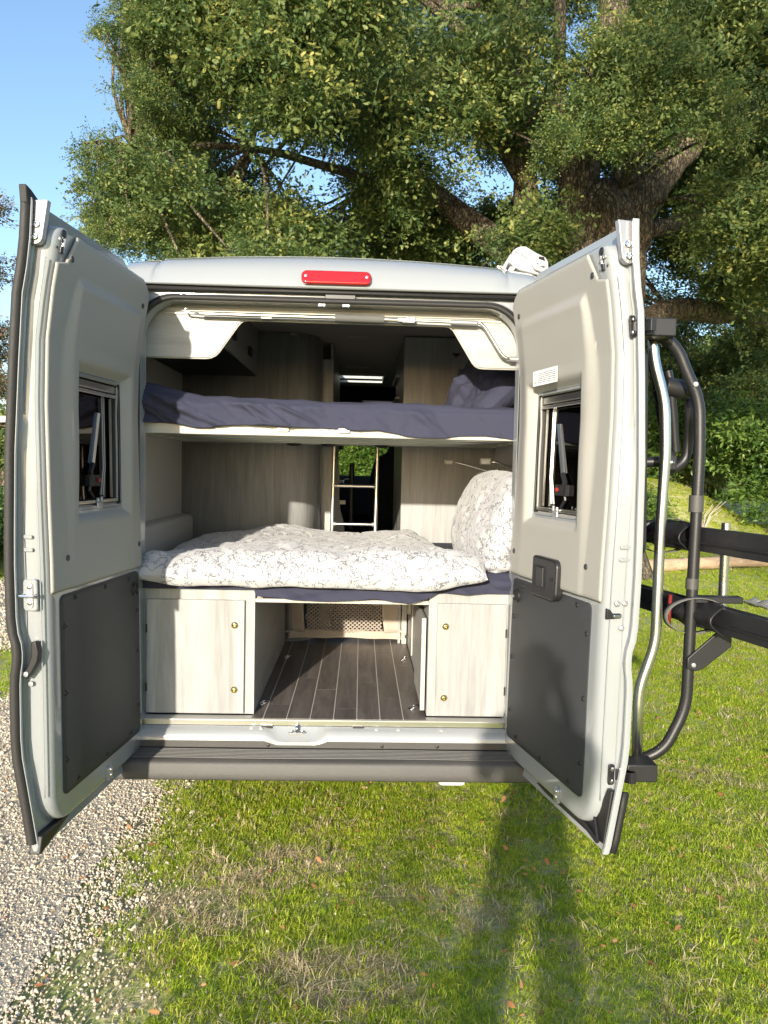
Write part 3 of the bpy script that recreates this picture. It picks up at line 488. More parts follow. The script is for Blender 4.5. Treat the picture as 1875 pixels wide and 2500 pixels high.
# ================================================================== grass, pebbles, leaves on the ground
def tuft(seed, n, rad, h0, h1, w, m, lay=0.):
    r = random.Random(seed); V = []; F = []; T = []
    for i in range(n):
        a = r.random()*6.283; q = rad*sqrt(r.random()); x, y = q*cos(a), q*sin(a); h = r.uniform(h0, h1); d = r.random()*6.283; ln = r.uniform(.15, .9+lay)*h; dx, dy = cos(d), sin(d); sx, sy = -dy*w, dx*w; b = len(V); t = r.random(); hz = h*(1-.55*lay)
        for (f, ww) in ((0, 1.), (.5, .85)):
            ox, oy = dx*ln*f*f, dy*ln*f*f; V += [(x+ox-sx*ww, y+oy-sy*ww, hz*f), (x+ox+sx*ww, y+oy+sy*ww, hz*f)]
        V.append((x+dx*ln, y+dy*ln, hz*(.97-.25*ln/h))); F += [(b, b+1, b+3, b+2), (b+2, b+3, b+4)]; T += [t]*5
    return pmesh('tuft', V, F, m, T)
GRA = protos('grass_tuft', [tuft(i, 26, .036, .010, .032, .0015, 'grassb', .35) for i in range(5)]+[tuft(20+i, 22, .05, .03, .06, .0013, 'straw', 1.) for i in range(2)]+[leaf_clump(200, 9, .03, .022, OVAL, 'grassb', 0, False)])
def gdens(x, y):
    e = path_edge(y); d = sst(-.05, .45, x-e+.25*fbm(x*3, y*3, 0, 3, 8)); nz_ = fbm(x*4+4, y*5, 0, 3, 61); bare = 0*x
    for (px, py, rx_, ry_, k_) in ((-.42, -.38, .26, .22, 1.), (-.05, -.12, .22, .10, .9), (.12, -.80, .22, .16, .95), (.62, -.50, .16, .08, .7), (-.62, -.80, .16, .2, .9), (.30, -.33, .18, .06, .7), (.02, .22, .12, .06, .6), (1.75, -.25, .22, .10, .55), (2.1, .8, .3, .12, .5)): bare = np.maximum(bare, k_*sst(1.35, .35, np.sqrt(((x-px)/rx_)**2+((y-py)/ry_)**2)+.55*nz_))
    d = d*(1-.75*bare); s_ = sst(-.12, .2, strip_l(y)-x)*sst(-.12, .2, x-strip_r(y)); o = sst(0, .4, out_l(y)-x)
    return np.maximum(np.maximum(d, s_*.8), o), bare
def grow(regs, seed):
    r = np.random.default_rng(seed); P = []; Q = []; I = []
    for (x0, x1, y0, y1, den, sc, wedge) in regs:
        n = int((x1-x0)*(y1-y0)*den); x = r.uniform(x0, x1, n); y = r.uniform(y0, y1, n); D = y+3.18
        if wedge: k = (x < .13+.60*D+.8)&(x > .13-.52*D-.8); x = x[k]; y = y[k]
        d, b = gdens(x, y); k = r.random(len(x)) < d*(.72+.4*fbm(x*1.5, y*1.5, 0, 2, 3)+.3); xk, yk = x[k], y[k]
        i = r.integers(0, 5, len(xk)); i = np.where(r.random(len(xk)) < .07+.35*b[k], 5+r.integers(0, 2, len(xk)), i); i = np.where(r.random(len(xk)) < .07, 7, i)
        P.append(np.stack([xk, yk, hgt(xk, yk)], 1)); Q.append(r.uniform(.7, 1.25, len(xk))*sc*(1+.3*fbm(xk*2.2, yk*2.2, 0, 2, 77))); I.append(i)
        k2 = (r.random(len(x)) < .45*b*sst(0, .3, x-path_edge(y))); P.append(np.stack([x[k2], y[k2], hgt(x[k2], y[k2])], 1)); Q.append(r.uniform(.6, 1.1, k2.sum())*sc); I.append(5+r.integers(0, 2, k2.sum()))
    P = np.concatenate(P); n = len(P); R = np.stack([r.normal(0, .15, n), r.normal(0, .15, n), r.random(n)*6.283], 1); return P, R, np.concatenate(Q), np.concatenate(I)
P, R, Sc, I = grow([(-1.1, 2.8, -1.5, 1.6, 1800, 1., 0), (1.0, 4.2, 1.6, 4.5, 1200, 1.15, 1), (1.2, 8, 4.5, 9, 420, 1.35, 1), (2, 16, 9, 13, 150, 2.0, 1), (3.5, 14, 13, 20, 240, 2.0, 1), (-3.2, -1.9, -1.2, 3.5, 1000, 1., 0), (-7, -1.9, 3.5, 14, 200, 1.8, 0), (-1.1, 1.6, 1.6, 6, 250, 1.2, 0), (-2, 3, -5, -1.5, 300, 1.2, 0)], 5)
scatter('lawn_grass', P, R, Sc, I, GRA, None, 'stuff')
def stone(seed):
    bm = bmesh.new(); bmesh.ops.create_icosphere(bm, subdivisions=1, radius=.5); r = random.Random(seed); s = (r.uniform(.8, 1.2), r.uniform(.6, 1), r.uniform(.45, .75))
    for v in bm.verts: v.co = Vector((v.co.x*s[0], v.co.y*s[1], v.co.z*s[2]))*r.uniform(.82, 1.12)
    me = bpy.data.meshes.new('pebble'); bm.to_mesh(me); bm.free(); me.materials.append(M['pebble']); return me
PEB = protos('pebble', [stone(i) for i in range(8)])
def strew(regs, seed):
    r = np.random.default_rng(seed); P = []; Q = []
    for (x0, x1, y0, y1, den, sz) in regs:
        n = int((x1-x0)*(y1-y0)*den); x = r.uniform(x0, x1, n); y = r.uniform(y0, y1, n); e = path_edge(y)
        a = sst(.10, -.05, x-e-.22*fbm(x*2.5, y*2.5, 0, 3, 5))*sst(-.15, .08, x-strip_l(y)); b = sst(.15, -.05, x-strip_r(y))*sst(-.1, .1, x-out_l(y)); c = .05*sst(1.6, 0, x-e)+.30*sst(.34, .0, x-e)
        k = r.random(n) < np.maximum(np.maximum(a, b), c); s = sz*np.exp(r.normal(0, .38, k.sum())); P.append(np.stack([x[k], y[k], hgt(x[k], y[k])+.005+s*.02], 1)); Q.append(s)
    P = np.concatenate(P); n = len(P); return P, r.random((n, 3))*6.283, np.concatenate(Q)
P, R, Sc = strew([(-2.4, .4, -1.4, 1.2, 11500, .0092), (-2.4, -.6, 1.2, 4, 4500, .013), (-2.4, -.6, 4, 12, 900, .026), (-4.8, -2.8, -.5, 5, 1800, .018), (-4.8, -2.8, 5, 14, 600, .03)], 8)
scatter('pebbles', P, R, Sc, RNG.integers(0, 8, len(P)), PEB, None, 'stuff')
# countless bits of leaf, twig and straw between the blades
LIT = protos('litter', [leaf_clump(400+i, 1, .001, .03, OAK, 'fallen', 0, False) for i in range(3)]+[tuft(420+i, 2, .01, .03, .06, .0012, 'straw', 1.) for i in range(2)])
r9 = np.random.default_rng(31); n9 = 4200; x9 = r9.uniform(-2.2, 4.5, n9); y9 = r9.uniform(-1.1, 5, n9); P = np.stack([x9, y9, hgt(x9, y9)+np.where(x9 < path_edge(y9), .016, .022)], 1)
scatter('leaf_litter', P, np.stack([r9.normal(0, .4, n9), r9.normal(0, .4, n9), r9.random(n9)*6.28], 1), r9.uniform(.5, 1.1, n9), r9.integers(0, 5, n9), LIT, None, 'stuff')
# single fallen oak leaves and twigs lying about, each an object of its own
lm = []
for i in range(4):
    me = leaf_clump(300+i, 1, .001, .075, OAK, 'fallen', 0, False); lm.append(me)
q = random.Random(17); places = []
while len(places) < 110:
    x, y = (q.uniform(-1.9, 3.4), q.uniform(-1.05, 2.2)) if len(places) < 85 else (q.uniform(1.5, 6), q.uniform(1.5, 7))
    if -.4 < x < .3 and q.random() < .5: continue
    if -1.0 < x < 1.0 and y > 1.2: continue
    places.append((x, y))
for k, (x, y) in enumerate(places):
    o = bpy.data.objects.new('fallen_leaf', lm[k % 4]); COL.objects.link(o); gr = x < float(path_edge(y))
    o.location = (x, y, float(hgt(x, y))+(.018 if gr else .038)); o.rotation_euler = (q.uniform(-.35, .35), q.uniform(-.35, .35), q.uniform(0, 6.28)); o.scale = [q.uniform(.28, .62)]*3
    tag(o, 'small brown fallen oak leaf lying on the gravel' if gr else 'small brown fallen oak leaf lying in the grass', 'leaf', 'fallen leaves on the gravel' if gr else 'fallen leaves in the grass')
# ================================================================== the camper van
van = thing('camper_van', (0, 0, 0), 'silver grey high roof camper van with both rear doors wide open', 'van')
def bodyx(z): return float(np.interp(z, [.38, .6, 1.0, 1.4, 1.8, 2.1, 2.3, 2.42, 2.48], [.97, 1.0, 1.02, 1.03, 1.02, .99, .95, .90, .84]))
def roofz(x): a = abs(x); return 2.512-.03*(a/.75)**2-(.010 if .725 < a < .745 else 0)-(.004 if a >= .745 else 0)-max(0, a-.84)**1.5*1.4
ZS = [.42, .6, .8, 1.0, 1.2, 1.4, 1.6, 1.8, 2.0, 2.15, 2.3, 2.38, 2.44]
for s in (-1, 1):
    b = MB(); b.grid(24, len(ZS), lambda u, v: (s*(bodyx(ZS[round(v*(len(ZS)-1))])-(.0 if u < .8 else .05*(u-.8)/.2)), .03+u*4.3, ZS[round(v*(len(ZS)-1))])); b.build('side_panel', 'paint', van, 60, solid=.02)
rx = sorted(set([round(-1.0+i*.05, 3) for i in range(41)]+[-.755, -.745, -.735, -.725, .725, .735, .745, .755, -.93, .93, -.97, .97]))
b = MB(); ry = [.16, .3, .6, 1.2, 2, 2.9, 3.3]
b.add([(x*.985, y, roofz(x)+(.004 if y > .2 else 0)) for y in ry for x in rx], [(j*len(rx)+i, j*len(rx)+i+1, (j+1)*len(rx)+i+1, (j+1)*len(rx)+i) for j in range(len(ry)-1) for i in range(len(rx)-1)])
b.build('roof', 'paint', van, 30, solid=.006)
b = MB(); b.add([(x*.985, y, roofz(x)) for y in (3.95, 4.3, 4.8) for x in rx], [(j*len(rx)+i, j*len(rx)+i+1, (j+1)*len(rx)+i+1, (j+1)*len(rx)+i) for j in range(2) for i in range(len(rx)-1)]); b.build('roof', 'paint', van, 30, solid=.006)
for x0, x1 in ((-.98, -.28), (.48, .98)): MB().box((x0, 3.3, 2.47), (x1, 3.95, 2.5)).build('roof', 'paint', van)
# rear roof cap: rises and curves forward from the door line
PR = [(-.012, -.004), (-.016, .004), (-.014, .012), (-.006, .035), (.012, .072), (.045, .108), (.085, .135), (.125, .155), (.16, .166)]
def cap(x, k):
    y, dz = PR[k]; zt = roofz(x); f = dz/.166; inner = 1 if abs(x) < .71 else 0
    gy = .0 if inner else (.012 if abs(x) < .74 else .004); return (x*.985 if abs(x) < .9 else x*.985, y+gy*(1 if k > 2 else 0)+max(0, abs(x)-.8)**2*1.2, 2.345+(zt-2.345)*max(f, -.02))
b = MB(); n = len(rx); b.add([cap(x, k) for k in range(len(PR)) for x in rx], [(j*n+i, j*n+i+1, (j+1)*n+i+1, (j+1)*n+i) for j in range(len(PR)-1) for i in range(n-1)]); b.build('rear_roof_cap', 'paint', van, 40, solid=.004)
# brake light
bp = rrect(-.126, .156, 2.356, 2.414, .022, 5)
b = MB(); b.prism(bp, -.045, -.012, lambda u, w, v: (u, v+(w-2.345)*.32, w)); bl_ = b.build('brake_light', 'red', van, bevel=.009, seg=3)
for x in (-.108, .138): MB().lathe([(.008, 0), (.008, .004), (.005, .006)], (x, -.0255, 2.388), (0, -1, .3), 12).build('screw', 'zinc', bl_)
b = MB(); [b.box((-.085+i*.0235, -.03, 2.372), (-.085+i*.0235+.019, -.024, 2.399), fn=lambda x, y, z: (x, y+(z-2.385)*.3, z)) for i in range(9)]; b.build('reflector', 'redp', bl_)
# rear frame round the opening
def loop(x, z0, z1, rt_, rb_, y, n=8): return [(p[0], y, p[1]) for p in rrect(-x, x, z0, z1, [rt_, rt_, rb_, rb_], n)]
IN = loop(.775, .545, 2.288, .15, .05, 0); nL = len(IN)
OUT = [(max(-.985, min(.985, p[0]*1.3)) if abs(p[0]) > .3 else p[0], p[1], p[2]) for p in loop(.985, .44, 2.345, .06, .04, 0)]
rings = [[(x, .016, z) for x, y, z in OUT], [(x, .012, z) for x, y, z in loop(.90, .47, 2.335, .12, .06, 0)], [(x, .02, z) for x, y, z in loop(.835, .52, 2.318, .15, .06, 0)], [(x, .012, z) for x, y, z in loop(.80, .54, 2.300, .155, .05, 0)], [(x, .01, z) for x, y, z in IN], [(x, .06, z) for x, y, z in loop(.770, .545, 2.283, .15, .05, 0)], [(x, .085, z) for x, y, z in loop(.80, .545, 2.29, .15, .05, 0)]]
b = MB(); vs = [p for r in rings for p in r]
b.add(vs, [(i*nL+j, i*nL+(j+1) % nL, (i+1)*nL+(j+1) % nL, (i+1)*nL+j) for i in range(len(rings)-1) for j in range(nL)]); b.build('rear_frame', 'paint', van, 40)
top = [p for p in loop(.787, .60, 2.297, .155, .05, 0, 10) if p[2] > .62]
k0 = 0
sp = sorted([p for p in loop(.785, .5, 2.294, .155, .03, -.004, 12) if p[2] > .60], key=lambda p: 0)
sp = [(.785, -.004, .60)]+[(x, -.004, z) for x, z in rrect(-.785, .785, .3, 2.294, [.155, .155, .01, .01], 12)[:26]]+[(-.785, -.004, .60)]
MB().tube(sp, .0105, 8).build('door_seal', 'rubber', van, 180)
sp2 = [(x*1.012, -.001, z+.012 if z > 1 else z) for x, y, z in sp]; MB().tube(sp2, .004, 6).build('seal_lip', 'rubber', van, 180)
b = MB(); b.tube([(-.80, -.004, 2.306+.022), (0, -.004, 2.308+.022), (.80, -.004, 2.306+.022)], .0075, 8); b.build('drip_strip', 'rubber', van, 180)
MB().box((-.82, .0, 2.336), (.82, .02, 2.344)).build('shadow_gap', 'rubber', van)
MB().box((-.03, -.010, 2.302), (.095, .008, 2.322)).build('latch_plate', 'black', van, bevel=.003)
for x in (-.052, .046): 
    b = MB(); b.tube([(x, -.006, 2.278), (x, -.018, 2.278), (x, -.02, 2.268)], .004, 6); b.tube([(x+.02, -.006, 2.278), (x+.02, -.018, 2.278), (x+.02, -.02, 2.268)], .004, 6); b.box((x-.003, -.022, 2.272), (x+.023, -.006, 2.279)); b.build('latch_hook', 'zinc', van)
# sill and bumper step
MB().box((-.768, -.004, .536), (.768, .012, .5595)).build('sill_strip', 'alu', van, bevel=.002)
MB().box((-.768, -.006, .5585), (.768, .05, .5625)).build('sill_edge', 'edge', van, bevel=.0015)
def sillx(x): return 0.0
b = MB(); nx = 60; prof = [(-.004, .535), (-.012, .533), (-.03, .528), (-.045, .515), (-.05, .50), (-.052, .487), (-.040, .485)]
def dip(x): return float(sst(.125, .085, abs(x+.115)))
def sp_(i, k):
    x = -.765+1.53*i/(nx-1); y, z = prof[k]; d = dip(x)
    if k >= 2: z -= .016*d
    if 1 <= k <= 3: z -= .012*d
    return (x, y, z)
b.add([sp_(i, k) for k in range(len(prof)) for i in range(nx)], [(k*nx+i, k*nx+i+1, (k+1)*nx+i+1, (k+1)*nx+i) for k in range(len(prof)-1) for i in range(nx-1)]); b.build('lower_sill', 'paint', van, 50)
stk = MB(); stk.prism(rrect(-.15, -.08, -.047, -.028, .0095, 4), .517, .5205, lambda u, w, v: (u, w, v)); stk = stk.build('latch_striker', 'zinc', van, bevel=.001)
MB().tube([(-.115, -.044, .52), (-.115, -.044, .548), (-.115, -.024, .548), (-.115, -.024, .52)], .0045, 8).build('loop', 'chrome', stk, 180)
for x in (-.137, -.093): MB().lathe([(.0065, 0), (.0065, .003), (.004, .005)], (x, -.0375, .5205), (0, 0, 1), 10).build('bolt', 'chrome', stk)
for x in (-.24, .14): MB().box((x-.023, -.014, .527), (x+.023, -.003, .540)).build('latch_cover', 'black', van, bevel=.002)
for x in (-.31, -.27, .21, .30, .48): MB().box((x, -.033, .5295), (x+.014, -.012, .5325)).build('clip', 'white', van)
MB().box((-.765, -.05, .458), (.765, -.02, .485)).build('kick_strip', 'bumper', van, bevel=.002)
for x in (-.23, .24, .47): MB().lathe([(.007, 0), (.007, .003), (.004, .005)], (x, -.0505, .471), (0, -1, 0), 10).build('screw', 'black', van)
bx_ = np.linspace(-.99, .99, 67); bprof = []
for (y, z) in [(-.02, .456), (-.05, .456)]: bprof.append((y, z))
for i in range(7):
    y0 = -.062-i*.012; bprof += [(y0, .456-i*.0012), (y0-.0015, .4595-i*.0012), (y0-.005, .4595-i*.0012), (y0-.0065, .456-i*.0012)]
bprof += [(-.150, .447), (-.162, .446), (-.170, .440), (-.174, .43), (-.178, .40), (-.180, .385), (-.178, .376), (-.170, .370), (-.10, .372), (-.03, .374)]
def bpt(x, k):
    y, z = bprof[k]; a = abs(x); e = float(sst(.80, .86, a)); 
    if z > .40: z = z-(z-.402)*e*.95
    w = float(sst(.2, .8, a)); return (x, y*(1-.10*float(sst(.82, 1., a)))+(.003*sin(x*6) if y > -.15 and y < -.06 else 0), z)
b = MB(); n = len(bx_); b.add([bpt(float(x), k) for k in range(len(bprof)) for x in bx_], [(k*n+i, k*n+i+1, (k+1)*n+i+1, (k+1)*n+i) for k in range(len(bprof)-1) for i in range(n-1)]); b.build('rear_bumper', 'bumper', van, 35)
b = MB(); b.prism(rrect(.47, .58, .338, .372, .016, 4), -.13, -.06); b.build('tow_cover', 'white', van, bevel=.004)
MB().box((.02, -.12, .362), (.06, -.06, .3715)).build('bracket', 'zinc', van)
MB().box((-.95, .10, .40), (.95, 5.2, .44)).build('underbody', 'black', van)
# floor: smoked planks with pale inlay strips
fl = MB().box((-.93, .0, .44), (.93, 4.6, .5505)).build('floor', 'black', van)
xs_ = [-.3587+.0984*i for i in range(9)]; ends = [[.9, 1.9], [.203, 1.25], [.628, 1.7], [.436, 1.4], [.154, 1.2], [.567, 1.6], [.334, 1.15], [.9, 2.0]]
rp = random.Random(4)
for i in range(8):
    x0, x1 = xs_[i]+.0022, xs_[i+1]-.0022; x0 = max(x0, -.31) if i == 0 else x0
    cuts = [.008]+ends[i]+[3.2]
    for j in range(len(cuts)-1): MB().box((x0, cuts[j]+.0008, .55), (x1, cuts[j+1]-.0008, .5635+rp.uniform(-.0002, .0003))).build('plank', 'plank', fl)
for i in range(1, 8): MB().box((xs_[i]-.0019, .008, .55), (xs_[i]+.0019, 3.2, .564)).build('inlay_strip', 'inlay', fl)
# tie down rings on the floor
for (x, y, rot) in ((-.288, .20, 0), (-.262, 1.04, .5), (.384, 1.04, 0), (.375, .16, .5)):
    b = MB(); b.lathe([(.017, 0), (.016, .003), (.009, .005)], (x, y, .5635), (0, 0, 1), 14); b.tube([(x+.018*cos(a)*cos(rot)+.008, y+.018*sin(a), .573+.004*cos(a)) for a in [2*pi*i/14 for i in range(14)]], .0027, 6, closed=True); b.build('tie_down_ring', 'chrome', fl, 180)
# linings
for s in (-1, 1): MB().box((s*.93, .085, .56), (s*.955, 3.2, 2.42)).build('side_lining', 'lining', van)
for s in (-1, 1): MB().prism([(.775, .56), (.93, .56), (.93, 2.4), (.775, 2.4)], .07, .086, lambda u, w, v: (s*u, v, w)).build('pillar_lining', 'lining', van)
for (x0, x1, y0, y1) in ((-.95, .95, .09, 3.36), (-.95, -.10, 3.36, 3.84), (.305, .95, 3.36, 3.84), (-.95, .95, 3.84, 4.5)): MB().box((x0, y0, 2.412), (x1, y1, 2.43)).build('ceiling_panel', 'ceil', van)
hb = MB(); [hb.box(a, c) for a, c in (((-.11, 3.34, 2.395), (.315, 3.36, 2.50)), ((-.11, 3.84, 2.395), (.315, 3.86, 2.50)), ((-.12, 3.34, 2.395), (-.10, 3.86, 2.50)), ((.305, 3.34, 2.395), (.325, 3.86, 2.50)))]; hb = hb.build('roof_hatch', 'white', van)
m = bpy.data.materials.new('milky hatch dome'); m.use_nodes = True; p = m.node_tree.nodes['Principled BSDF']; p.inputs['Base Color'].default_value = (.9, .9, .9, 1); p.inputs['Transmission Weight'].default_value = .0; p.inputs['Roughness'].default_value = .5
tr = m.node_tree.nodes.new('ShaderNodeBsdfTranslucent'); tr.inputs[0].default_value = (.95, .95, .95, 1); mx = m.node_tree.nodes.new('ShaderNodeMixShader'); mx.inputs[0].default_value = .85
m.node_tree.links.new(p.outputs[0], mx.inputs[1]); m.node_tree.links.new(tr.outputs[0], mx.inputs[2]); m.node_tree.links.new(mx.outputs[0], m.node_tree.nodes['Material Output'].inputs[0]); M['milky'] = m
b = MB(); b.grid(12, 12, lambda u, v: (-.11+.425*u, 3.35+.5*v, 2.515+.03*(1-(2*u-1)**4)*(1-(2*v-1)**4))); b.build('dome', 'clear', hb, 180)
MB().box((.03, 1.5, 2.404), (.16, 1.55, 2.412)).build('ceiling_lamp', 'edge', van, bevel=.002)
MB().box((.0, 2.88, 2.402), (.18, 2.94, 2.412)).build('ceiling_lamp', 'edge', van, bevel=.002)
# cab: lower doors, bonnet, pillars, glass, dashboard, seats
for s in (-1, 1):
    b = MB(); b.box((s*.90, 4.33, .42), (s*.985, 5.45, 1.30), fn=lambda x, y, z: (x*(1-.05*max(0, (y-4.33))), y, z)); b.build('cab_door', 'paint', van, bevel=.02)
    b = MB(); b.tube([(s*.90, 4.55, 2.42), (s*.90, 5.05, 1.9), (s*.90, 5.5, 1.28)], .04, 8); b.build('windscreen_pillar', 'paint', van)
    b = MB(); b.add([(s*.955, 4.36, 1.30), (s*.93, 5.42, 1.30), (s*.90, 4.75, 2.2), (s*.90, 4.36, 2.3)], [(0, 1, 2, 3)]); b.build('side_window', 'clear', van)
MB().box((-.90, 4.32, 1.93), (.90, 4.5, 2.405)).build('cab_headliner', 'seat', van, bevel=.03)
b = MB(); b.box((-.92, 4.4, 2.38), (.92, 4.85, 2.5), fn=lambda x, y, z: (x, y, z-max(0, y-4.4)*.12)); b.build('cab_roof', 'paint', van, bevel=.02)
b = MB(); b.box((-.93, 5.35, .45), (.93, 5.95, 1.25), fn=lambda x, y, z: (x*(1-.18*(y-5.35)), y, z-(max(0, y-5.35)*.45 if z > 1 else 0))); b.build('bonnet', 'paint', van, bevel=.06)
b = MB(); b.add([(-.88, 5.42, 1.28), (.88, 5.42, 1.28), (.86, 4.72, 2.3), (-.86, 4.72, 2.3)], [(0, 1, 2, 3)]); b.build('windscreen', 'clear', van)
b = MB(); b.prism([(4.75, .8), (4.62, 1.15), (4.72, 1.42), (4.95, 1.545), (5.38, 1.30), (5.38, .5), (4.9, .5)], -.88, .88, lambda u, w, v: (v, u, w)); dsh = b.build('dashboard', 'seat', van, bevel=.02)
MB().tube([(-.01+.038*cos(a), 4.72, 1.47+.038*sin(a)) for a in [2*pi*i/18 for i in range(18)]], .004, 6, closed=True).build('vent_ring', 'chrome', dsh)
MB().box((-.25, 4.63, 1.25), (-.02, 4.68, 1.29)).build('radio_trim', 'alu', dsh)
MB().box((-.23, 4.66, 1.47), (-.05, 4.70, 1.495)).build('radio_trim', 'zinc', dsh)
for (cx, wdt) in ((.52, .30), (-.55, .27)):
    b = MB(); b.prism([(cx-wdt, 1.05), (cx-wdt*1.05, 1.5), (cx-wdt*.85, 1.72), (cx-wdt*.45, 1.78), (cx-wdt*.4, 1.98), (cx+wdt*.4, 1.98), (cx+wdt*.45, 1.78), (cx+wdt*.85, 1.72), (cx+wdt*1.05, 1.5), (cx+wdt, 1.05)], 3.95, 4.1, lambda u, w, v: (u, v+(w-1.05)*.12, w))
    b.box((cx-wdt, 3.95, .92), (cx+wdt, 4.5, 1.08)); b.box((cx-wdt*.7, 4.0, .56), (cx+wdt*.7, 4.45, .92)); b.build('cab_seat', 'seat', van, bevel=.03)
b = MB(); b.tube([(.52+.18*cos(a), 4.5-.05*sin(a), 1.42+.17*sin(a)) for a in [2*pi*i/24 for i in range(24)]], .014, 6, closed=True); b.build('steering_wheel', 'seat', van)
MB().box((.035, 3.2, 1.1), (.075, 3.24, 1.66)).build('belt_stalk', 'black', van, bevel=.01)
MB().box((-.30, 4.55, 1.80), (-.05, 4.58, 1.86)).build('rear_view_mirror', 'black', van, bevel=.01)
for s in (-1, 1):
    for y in (1.25, 5.1):
        b = MB(); b.lathe([(.20, 0), (.33, .01), (.345, .05), (.345, .17), (.33, .21), (.2, .22)], (s*.74, y, .345), (s, 0, 0), 28); wh = b.build('wheel', 'rubber', van); b = MB(); b.lathe([(.05, 0), (.19, .0), (.205, .01), (.205, .02), (.05, .03)], (s*.955, y, .345), (s, 0, 0), 24); b.build('rim', 'alu', wh)
# ------------------------------------------------------------------ rear doors
PZ = [.38, .54, 1.03, 1.3, 1.5, 1.8, 2.0, 2.15, 2.25, 2.42]; PV = [-.015, -.008, 0, .006, .014, .022, .018, .0, -.018, -.045]
OZ = [.40, .428, .60, .70, .76, .93, .965, 1.015, 1.06, 1.09, 1.14, 1.325, 1.4, 1.65, 1.92, 2.12, 2.18, 2.3, 2.44]; OV = [.021, .030, .060, .078, .083, .085, .083, .075, .08, .09, .096, .101, .100, .097, .084, .072, .060, .046, .041]
def vin(z): return float(np.interp(z, PZ, PV))
def vout(z): return float(np.interp(z, OZ, OV))
DR = {'L': ((-.757, -.02), (-.836, -.76), -1), 'R': ((.757, -.02), (.918, -.76), 1)}
def frame_of(side):
    (ax, ay), (bx, by), s = DR[side]; t = Vector((bx-ax, by-ay, 0)).normalized(); n = Vector((-t.y, t.x, 0)); n = n if n.x*s > 0 else -n
    return Vector((ax, ay, 0)), t, n
def make_door(side):
    p0, t, n = frame_of(side)
    def Wd(u, v, z): q = p0+t*u+n*v; return (q.x, q.y, z)             # u along the door from the hinge, v outward from the inner face
    def Wi(u, v, z): return Wd(u, v+vin(z), z)
    def Wp(u, z, v): return Wd(u, v+vin(z), z)
    zb, zt = .45, 2.345
    def ulim(z):
        a, b_ = 0., .752
        def rad(zc, r, zz): return r-sqrt(max(0, r*r-(r-zz)**2)) if zz < r else 0
        lo, hi = max(0, z-zb), max(0, zt-z)
        return a+max(rad(0, .07, lo), rad(0, .09, hi)), b_-max(rad(0, .10, lo), rad(0, .045, hi))
    zs = sorted(set([zb, zb+.002, zb+.006, zb+.012, zb+.02, zb+.03, zb+.045, zb+.065, zb+.09, zt-.09, zt-.065, zt-.045, zt-.03, zt-.02, zt-.012, zt-.006, zt-.002, zt]+[round(.56+i*.045, 4) for i in range(38)]+[1.465, 1.915])-{round(.56+.045*20,4)})
    b = MB(); rows = []
    for z in zs:
        u0, u1 = ulim(z); e = min(z-zb, zt-z); vv = .012*(1-sqrt(max(0, 1-(1-min(e, .012)/.012)**2))); k = vout(z)-.012-vin(z)
        step = .010 if .62 < z < .98 else (.006 if z > 1.1 else 0)
        rows.append([(u0, k), (u0, .016), (u0+.005, .005), (u0+.016, 0), (.185, 0), (.535, 0), (u1-.05, 0), (u1-.034, 0), (u1-.018, .003), (u1-.006, .012), (u1+.002, .03), (u1+.008, .055), (u1+.014, k-.004), (u1+.018, k)])
        rows[-1] = [(u, v if v >= k-.004 else v+vv, z) for u, v in rows[-1]]
    nc = len(rows[0]); b.add([Wi(u, v, z) for r in rows for (u, v, z) in r], [(j*nc+i, j*nc+i+1, (j+1)*nc+i+1, (j+1)*nc+i) for j in range(len(rows)-1) for i in range(nc-1) if not (i == 4 and 1.464 < zs[j] < 1.914)]+[tuple(range(nc)), tuple(range((len(rows)-1)*nc, len(rows)*nc))[::-1]])
    # real hole for the window: drop the cells behind it
    keep = []
    door = b.build('rear_door', 'paint', van, 50)
    # outer skin with its folded edge
    zo = [.405, .43, .47, .52, .56, .6, .65, .7, .76, .85, .93, .965, 1.0, 1.03, 1.06, 1.09, 1.14, 1.2, 1.3, 1.4, 1.465, 1.52, 1.65, 1.8, 1.915, 2.02, 2.12, 2.2, 2.28, 2.36, 2.40]
    b = MB(); cs = [(-.012, -.006), (.185, -.006), (.535, -.006), (.80, -.006), (.8, -.018), (.808, -.018), (.812, -.010), (.812, 0), (.79, .004), (.535, .006), (.185, .006), (-.012, .006)]
    rows = []
    for z in zo:
        if z < .45: f = (z-.405)/.045; u0 = .02*(1-f)
        elif z > 2.34: f = 1; u0 = (z-2.34)*2.2
        else: u0 = 0
        uo = .0
        rows.append([Wd(u+(u0 if u < .1 else uo), v+vout(z)-.006, z+(0 if z > .43 else 0)) for u, v in cs])
    b.add([p for r in rows for p in r], [(j*len(cs)+i, j*len(cs)+(i+1) % len(cs), (j+1)*len(cs)+(i+1) % len(cs), (j+1)*len(cs)+i) for j in range(len(rows)-1) for i in range(len(cs)) if not (i in (1, len(cs)-3) and 1.464 < zo[j] < 1.914)]+[tuple(range(len(cs)))[::-1], tuple(range((len(rows)-1)*len(cs), len(rows)*len(cs)))])
    b.build('outer_skin', 'paint', door, 50)
    # lining panel as a relief: raised field, window pocket, notch for the top latch
    nu, nv = 96, 150; U0, U1, Z0, Z1 = .028, .742, 1.205, 2.332
